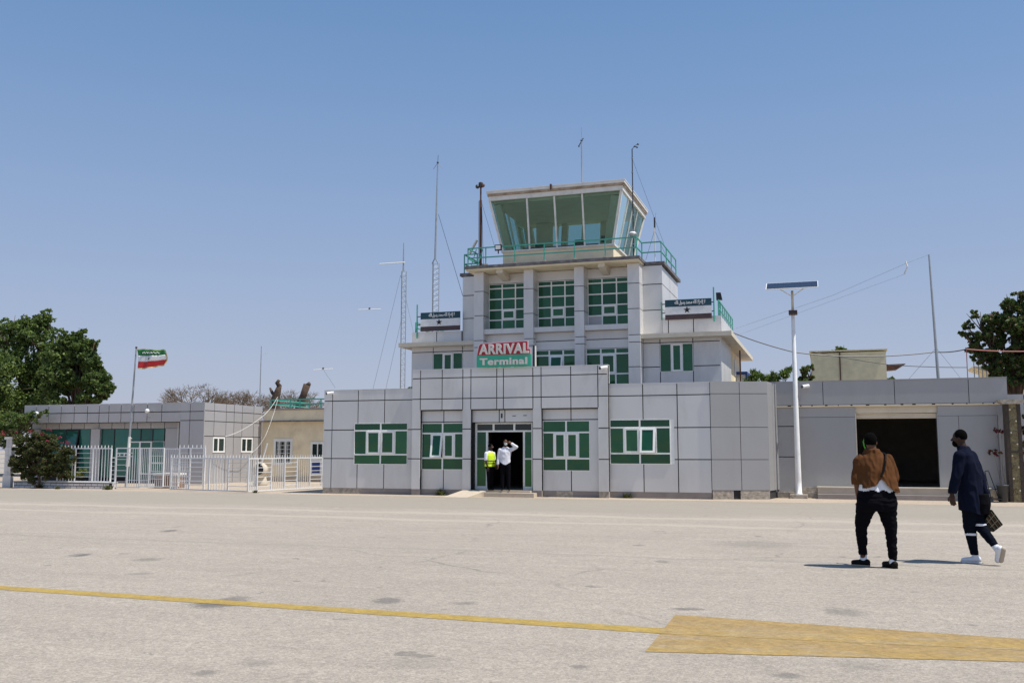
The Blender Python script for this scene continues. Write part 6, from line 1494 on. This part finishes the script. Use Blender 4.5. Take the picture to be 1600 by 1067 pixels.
for (hx, hy_, tx, ty, z0) in ((-0.10, 0.185, -0.25, 0.28, 0.0), (0.185, -0.065, 0.12, 0.12, 0.0)):
    organic('shoe', [('c', (hx, hy_, 0.055), (tx, ty, 0.042), 0.048, 0.038), ('c', (hx, hy_, 0.04), (hx + (tx - hx) * 0.3, hy_ + (ty - hy_) * 0.3, 0.08), 0.045, 0.042)], M_SHOE_B, t, PL, 0.008, 3, cut=lambda c: c.z < 0.012)
    organic('sole', [('c', (hx, hy_, 0.016), (tx, ty, 0.016), 0.046, 0.038)], M_SOLE if hx < 0 else M_SHOE_B, t, PL, 0.008, 2, cut=lambda c: c.z > 0.024 or c.z < 0.001)
sp_ = organic('bag_strap', [('c', a, b, 0.014, 0.014) for a, b in zip([(0.11, 0.0, 1.565), (0.115, -0.10, 1.54), (0.085, -0.165, 1.45), (0.05, -0.195, 1.34), (0.02, -0.205, 1.28)], [(0.115, -0.10, 1.54), (0.085, -0.165, 1.45), (0.05, -0.195, 1.34), (0.02, -0.205, 1.28), (0.0, -0.21, 1.25)])], M_SHOE_B, t, PL, 0.006, 1)
organic('green_neck_cord', [('c', (-0.112, 0.05, 1.77), (-0.132, 0.05, 1.72), 0.006, 0.007), ('c', (-0.132, 0.05, 1.72), (-0.12, 0.05, 1.66), 0.007, 0.008), ('c', (-0.12, 0.05, 1.66), (-0.10, 0.04, 1.60), 0.008, 0.007)], mat('neon_green', (0.10, 0.55, 0.03), 0.6), t, PL, 0.004, 1)

# walker in navy, seen from behind and to the left
g0 = ground(1523.5, 880); PL = ((g0[0], g0[1], 0), HEAD)
t = thing('person', PL[0], 'person in a navy tunic and white trainers walking left with a plaid bag', 'person')
yw = math.radians(45); hy = math.radians(-125)
H2 = (-0.115, 0.03, 1.775)
body = [('c', (-0.06, 0.0, 1.55), (-0.10, 0.02, 1.70), 0.068, 0.060), ('l', [(0.9, 0.0, 0.0, 0.17, 0.12, yw), (1.2, 0, 0.0, 0.17, 0.12, yw), (1.45, -0.04, 0.0, 0.19, 0.12, yw), (1.58, -0.055, 0.0, 0.15, 0.08, yw)]),
        ('c', (-0.20, -0.13, 1.52), (-0.26, -0.14, 1.25), 0.06, 0.045), ('c', (-0.26, -0.14, 1.25), (-0.325, -0.10, 0.985), 0.045, 0.032), ('c', (0.09, 0.14, 1.52), (0.19, 0.12, 1.25), 0.06, 0.045), ('c', (0.19, 0.12, 1.25), (0.215, 0.02, 0.98), 0.045, 0.032),
        ('c', (-0.05, -0.05, 0.9), (-0.055, 0.0, 0.52), 0.10, 0.06), ('c', (-0.055, 0.0, 0.52), (0.012, 0.02, 0.10), 0.055, 0.035), ('c', (0.07, 0.05, 0.9), (0.085, -0.03, 0.52), 0.10, 0.06), ('c', (0.085, -0.03, 0.52), (0.185, -0.24, 0.26), 0.055, 0.035)]
body += head(H2, hy) + hand((-0.325, -0.10, 0.975), (0.05, 0.02, -1), (-0.6, 0.7, 0), 0.35, 1.1) + hand((0.215, 0.02, 0.97), (0.1, -0.1, -1), (-0.7, 0.3, 0), 1.0, 1.05)
organic('body', body, M_SKIN2, t, PL, 0.0075, 5)
organic('hair', hair(H2, hy, 1.02), M_HAIR, t, PL, 0.008, 3, cut=lambda c: c.z < H2[2] - 0.02 + 0.5 * max(0, -(c.x - H2[0]) - 0.02))
organic('beard', [('e', (H2[0] - 0.045, H2[1] + 0.03, H2[2] - 0.075), (0.05, 0.055, 0.055), 0)], M_HAIR, t, PL, 0.008, 3)
organic('tunic', [('l', [(0.66, -0.01, -0.005, 0.19, 0.145, yw), (0.85, -0.01, 0.0, 0.192, 0.15, yw), (1.05, -0.01, 0.0, 0.195, 0.145, yw), (1.25, -0.015, 0.0, 0.205, 0.145, yw), (1.42, -0.03, 0.0, 0.225, 0.145, yw), (1.53, -0.045, 0.0, 0.215, 0.115, yw), (1.60, -0.07, 0.0, 0.11, 0.085, yw), (1.655, -0.085, 0.01, 0.072, 0.072, yw)]),
        ('c', (-0.195, -0.13, 1.51), (-0.262, -0.14, 1.25), 0.082, 0.066), ('c', (-0.262, -0.14, 1.25), (-0.32, -0.105, 1.01), 0.066, 0.050), ('c', (0.085, 0.14, 1.51), (0.19, 0.12, 1.25), 0.082, 0.066), ('c', (0.19, 0.12, 1.25), (0.213, 0.03, 1.0), 0.066, 0.05)],
        M_NAVY, t, PL, 0.009, 4, cut=lambda c: c.z < 0.70 - 0.28 * c.x and c.x > -0.29 or c.z < 0.985 and c.x < -0.275, folds=0.013, fscale=(7, 7, 3), seed=8)
organic('dark_shawl', [('l', [(0.70, 0.10, -0.06, 0.115, 0.10, yw), (0.84, 0.11, -0.06, 0.125, 0.11, yw), (0.98, 0.10, -0.06, 0.11, 0.10, yw)])], M_JEANS, t, PL, 0.01, 4, folds=0.01, cut=lambda c: c.z < 0.645)
organic('leggings', [('l', [(1.0, 0.0, 0.0, 0.18, 0.13, yw), (0.85, 0.0, 0.0, 0.185, 0.14, yw)]), ('c', (-0.045, -0.04, 0.84), (-0.055, 0.0, 0.53), 0.115, 0.082), ('c', (-0.055, 0.0, 0.53), (0.008, 0.02, 0.14), 0.082, 0.052), ('c', (0.065, 0.04, 0.84), (0.085, -0.03, 0.53), 0.11, 0.078), ('c', (0.085, -0.03, 0.53), (0.175, -0.22, 0.29), 0.078, 0.052)],
        M_NAVYD, t, PL, 0.009, 4, folds=0.006, fscale=(9, 9, 14), cut=lambda c: c.z < 0.115)
organic('white_band', [('c', (-0.034, 0.008, 0.428), (-0.029, 0.01, 0.398), 0.086, 0.084)], M_TEE, t, PL, 0.008, 1, cut=lambda c: c.z > 0.43 or c.z < 0.395)
organic('white_band', [('c', (0.085, -0.03, 0.56), (0.088, -0.035, 0.53), 0.086, 0.086)], M_TEE, t, PL, 0.008, 1, cut=lambda c: c.z > 0.565 or c.z < 0.53)
organic('trainer', [('c', (0.045, 0.0, 0.062), (-0.12, 0.09, 0.040), 0.045, 0.034), ('c', (0.035, 0.01, 0.06), (0.015, 0.02, 0.12), 0.046, 0.045)], M_SHOE_W, t, PL, 0.008, 3, cut=lambda c: c.z < 0.022)
organic('sole', [('c', (0.045, 0.0, 0.02), (-0.125, 0.09, 0.02), 0.050, 0.040)], M_SHOE_W, t, PL, 0.008, 2, cut=lambda c: c.z > 0.03 or c.z < 0.001)
organic('trainer', [('c', (0.215, -0.30, 0.235), (0.205, -0.245, 0.075), 0.048, 0.042), ('c', (0.20, -0.27, 0.22), (0.18, -0.23, 0.27), 0.050, 0.048)], M_SHOE_W, t, PL, 0.008, 3)
organic('sole', [('c', (0.245, -0.325, 0.23), (0.235, -0.275, 0.075), 0.042, 0.038)], M_SOLE, t, PL, 0.008, 2)
# plaid bag in the right hand
def LP(P_): g_, r_ = P_; c, s = math.cos(r_), math.sin(r_); return lambda x, y, z: (g_[0] + x * c - y * s, g_[1] + x * s + y * c, g_[2] + z)
TL = LP(PL)
bo = Vector(TL(0.25, -0.02, 0.45))
bag = thing('carrier_bag', tuple(bo), 'dark plaid carrier bag held low behind the person in navy', 'bag')
M_BAG = mat('dark_olive_bag', (0.012, 0.014, 0.008), 0.7, spec=0.1, var=0.2, vscale=12); M_BL = mat('bag_pale_stripe', (0.12, 0.10, 0.06), 0.6); M_BR = mat('bag_red_stripe', (0.09, 0.012, 0.01), 0.6)
Cn = [(0.125, 0.615), (0.24, 0.76), (0.385, 0.55), (0.245, 0.45)]
def BG(u, w, d): # u 0..1 along the mouth, w 0..1 down
    a = [lerp(Cn[0][i], Cn[1][i], u) for i in (0, 1)]; b = [lerp(Cn[3][i], Cn[2][i], u) for i in (0, 1)]
    return TL(lerp(a[0], b[0], w), d, lerp(a[1], b[1], w))
def bgb(u0, u1, w0, w1, d0, d1): return MB().hexa([BG(u0, w0, d0), BG(u1, w0, d0), BG(u1, w0, d1), BG(u0, w0, d1), BG(u0, w1, d0), BG(u1, w1, d0), BG(u1, w1, d1), BG(u0, w1, d1)])
bgb(0, 1, 0, 1, -0.09, 0.06).build('body', M_BAG, bag)
for u in (0.18, 0.5, 0.8): bgb(u, u + 0.05, 0.02, 0.98, -0.094, -0.0905).build('stripe', M_BL, bag)
for u in (0.3, 0.66): bgb(u, u + 0.03, 0.02, 0.98, -0.094, -0.0905).build('stripe', M_BR, bag)
for w in (0.25, 0.6): bgb(0.02, 0.98, w, w + 0.04, -0.0975, -0.0945).build('stripe', M_BL, bag)
MB().tube([BG(0.3, 0.0, -0.015), TL(0.20, -0.015, 0.84), TL(0.225, -0.0, 0.875), TL(0.25, -0.01, 0.83), BG(0.85, 0, -0.015)], 0.012, 6).build('handle', M_BAG, bag)

# the two people in the doorway
fz = 0.217
P4 = (ax(789.5, 765, 32.05), 32.05, fz); PL = (P4, HEAD * 0.9)
t = thing('person', P4, 'masked person in a white shirt in the doorway, raising a hand to the face', 'person')
H3 = (0.005, -0.03, 1.655); hy = math.radians(12)
body = [('c', (0, 0, 1.42), (0.0, -0.015, 1.56), 0.062, 0.055), ('l', [(0.9, 0, 0, 0.16, 0.11, 0), (1.1, 0, 0, 0.155, 0.11, 0), (1.33, 0, 0, 0.18, 0.11, 0), (1.46, 0, 0, 0.14, 0.07, 0)]),
        ('c', (-0.19, 0, 1.40), (-0.235, 0, 1.12), 0.052, 0.04), ('c', (-0.235, 0, 1.12), (-0.255, -0.05, 0.88), 0.04, 0.028), ('c', (0.19, 0, 1.40), (0.385, -0.06, 1.50), 0.052, 0.042), ('c', (0.385, -0.06, 1.50), (0.20, -0.12, 1.635), 0.042, 0.028),
        ('c', (-0.085, 0, 0.88), (-0.095, -0.01, 0.5), 0.09, 0.055), ('c', (-0.095, -0.01, 0.5), (-0.10, 0, 0.08), 0.05, 0.033), ('c', (0.085, 0, 0.88), (0.11, -0.01, 0.5), 0.09, 0.055), ('c', (0.11, -0.01, 0.5), (0.12, 0, 0.08), 0.05, 0.033)]
body += head(H3, hy, 0.23) + hand((-0.255, -0.05, 0.87), (0.02, -0.05, -1), (0.5, -1, 0), 0.35) + hand((0.20, -0.12, 1.635), (-1, -0.15, 0.25), (0, 0, 1), 0.3)
organic('body', body, M_SKIN, t, PL, 0.0085, 5); eyes(H3, hy, t, PL)
organic('hair', hair(H3, hy, 1.0), M_HAIR, t, PL, 0.009, 3, cut=lambda c: c.z < H3[2] + 0.015 + 0.9 * max(0, -(c.y - H3[1])))
organic('face_mask', [('e', (H3[0] + 0.018, H3[1] - 0.058, H3[2] - 0.045), (0.056, 0.052, 0.050), 0)], M_MASK, t, PL, 0.007, 3)
organic('shirt', [('l', [(0.88, 0, 0, 0.188, 0.135, 0), (1.1, 0, 0, 0.175, 0.13, 0), (1.33, 0, 0, 0.205, 0.135, 0), (1.43, 0, 0, 0.18, 0.10, 0), (1.50, 0, 0, 0.075, 0.072, 0)]), ('c', (-0.18, 0, 1.39), (-0.238, 0, 1.12), 0.07, 0.056), ('c', (-0.238, 0, 1.12), (-0.255, -0.045, 0.92), 0.056, 0.046), ('c', (0.18, 0, 1.39), (0.385, -0.06, 1.50), 0.07, 0.06), ('c', (0.385, -0.06, 1.50), (0.235, -0.11, 1.61), 0.058, 0.044)],
        M_SHIRTC, t, PL, 0.009, 4, folds=0.007, cut=lambda c: c.z < 0.93 - 0.05 * math.cos(c.x * 14) and c.x > -0.205)
organic('collar', [('c', (-0.05, -0.06, 1.50), (-0.01, -0.10, 1.44), 0.016, 0.012), ('c', (0.05, -0.06, 1.50), (0.02, -0.10, 1.44), 0.016, 0.012)], M_SHIRTC, t, PL, 0.006, 1)
organic('trousers', [('l', [(0.98, 0, 0, 0.17, 0.125, 0), (0.82, 0, 0, 0.185, 0.13, 0)]), ('c', (-0.09, 0, 0.82), (-0.095, 0, 0.5), 0.105, 0.078), ('c', (-0.095, 0, 0.5), (-0.10, 0, 0.10), 0.078, 0.062), ('c', (0.09, 0, 0.82), (0.11, 0, 0.5), 0.105, 0.078), ('c', (0.11, 0, 0.5), (0.12, 0, 0.10), 0.078, 0.062)], M_JEANS, t, PL, 0.011, 4, folds=0.004, cut=lambda c: c.z < 0.05)
for x in (-0.105, 0.125): organic('shoe', [('c', (x, 0.03, 0.045), (x * 1.2, -0.17, 0.035), 0.042, 0.034)], M_SHOE_B, t, PL, 0.009, 3, cut=lambda c: c.z < 0.004)
P3_ = (ax(762.5, 765, 31.9), 32.08, fz); PL = (P3_, HEAD * 0.9)
t = thing('person', P3_, 'person in a fluorescent yellow vest standing sideways by the green door panel', 'person')
H4 = (0.035, -0.02, 1.50); hy = math.radians(55); yv = math.radians(50)
body = [('c', (0.0, 0, 1.27), (0.025, -0.01, 1.42), 0.058, 0.052), ('l', [(0.82, 0, 0, 0.15, 0.11, yv), (1.0, 0, 0, 0.15, 0.11, yv), (1.2, 0, 0, 0.17, 0.11, yv), (1.32, 0, 0, 0.13, 0.07, yv)]),
        ('c', (-0.12, -0.13, 1.27), (-0.13, -0.15, 1.02), 0.05, 0.038), ('c', (-0.13, -0.15, 1.02), (-0.06, -0.19, 0.80), 0.038, 0.026), ('c', (0.12, 0.13, 1.27), (0.15, 0.15, 1.02), 0.05, 0.038), ('c', (0.15, 0.15, 1.02), (0.2, 0.05, 0.85), 0.038, 0.026),
        ('c', (-0.03, -0.05, 0.8), (-0.03, -0.06, 0.44), 0.085, 0.052), ('c', (-0.03, -0.06, 0.44), (-0.03, -0.06, 0.07), 0.048, 0.032), ('c', (0.04, 0.06, 0.8), (0.05, 0.06, 0.44), 0.085, 0.052), ('c', (0.05, 0.06, 0.44), (0.05, 0.06, 0.07), 0.048, 0.032)]
body += head(H4, hy, 0.215) + hand((-0.06, -0.19, 0.79), (0.15, -0.05, -1), (1, -0.5, 0), 0.5, 0.95) + hand((0.2, 0.05, 0.84), (0.1, -0.2, -1), (1, -0.5, 0), 0.5, 0.95)
organic('body', body, M_SKIN2, t, PL, 0.0085, 5); eyes(H4, hy, t, PL)
organic('hair', hair(H4, hy, 1.0), M_HAIR, t, PL, 0.009, 3, cut=lambda c: c.z < H4[2] + 0.01 + 0.5 * max(0, (c.x - H4[0])))
organic('white_shirt', [('l', [(0.85, 0, 0, 0.165, 0.125, yv), (1.2, 0, 0, 0.185, 0.125, yv), (1.3, 0, 0, 0.15, 0.095, yv), (1.37, 0.01, 0, 0.068, 0.066, yv)]), ('c', (-0.115, -0.13, 1.27), (-0.13, -0.15, 1.08), 0.068, 0.062), ('c', (0.115, 0.13, 1.27), (0.15, 0.15, 1.08), 0.068, 0.062)], M_TEE, t, PL, 0.009, 4, folds=0.004, cut=lambda c: c.z < 0.9)
organic('vest', [('l', [(0.80, 0, 0, 0.198, 0.152, yv), (1.0, 0, 0, 0.188, 0.145, yv), (1.2, 0, 0, 0.195, 0.14, yv), (1.29, 0.01, 0, 0.16, 0.11, yv), (1.335, 0.01, 0, 0.11, 0.085, yv)])], M_VEST, t, PL, 0.009, 3, folds=0.005, cut=lambda c: c.z < 0.815 or c.z > 1.325)
for z in (0.935, 1.02): organic('reflective_stripe', [('l', [(z - 0.02, 0, 0, 0.203, 0.158, yv), (z + 0.02, 0, 0, 0.200, 0.156, yv)])], M_VDARK, t, PL, 0.01, 1)
organic('trousers', [('l', [(0.9, 0, 0, 0.155, 0.12, yv), (0.76, 0, 0, 0.165, 0.125, yv)]), ('c', (-0.035, -0.05, 0.76), (-0.03, -0.06, 0.44), 0.098, 0.072), ('c', (-0.03, -0.06, 0.44), (-0.03, -0.06, 0.09), 0.072, 0.058), ('c', (0.045, 0.06, 0.76), (0.05, 0.06, 0.44), 0.098, 0.072), ('c', (0.05, 0.06, 0.44), (0.05, 0.06, 0.09), 0.072, 0.058)], M_JEANS, t, PL, 0.011, 4, cut=lambda c: c.z < 0.05)
for y in (-0.065, 0.065): organic('shoe', [('c', (-0.03, y, 0.04), (0.12, y - 0.08, 0.032), 0.04, 0.032)], M_SHOE_B, t, PL, 0.009, 3, cut=lambda c: c.z < 0.004)
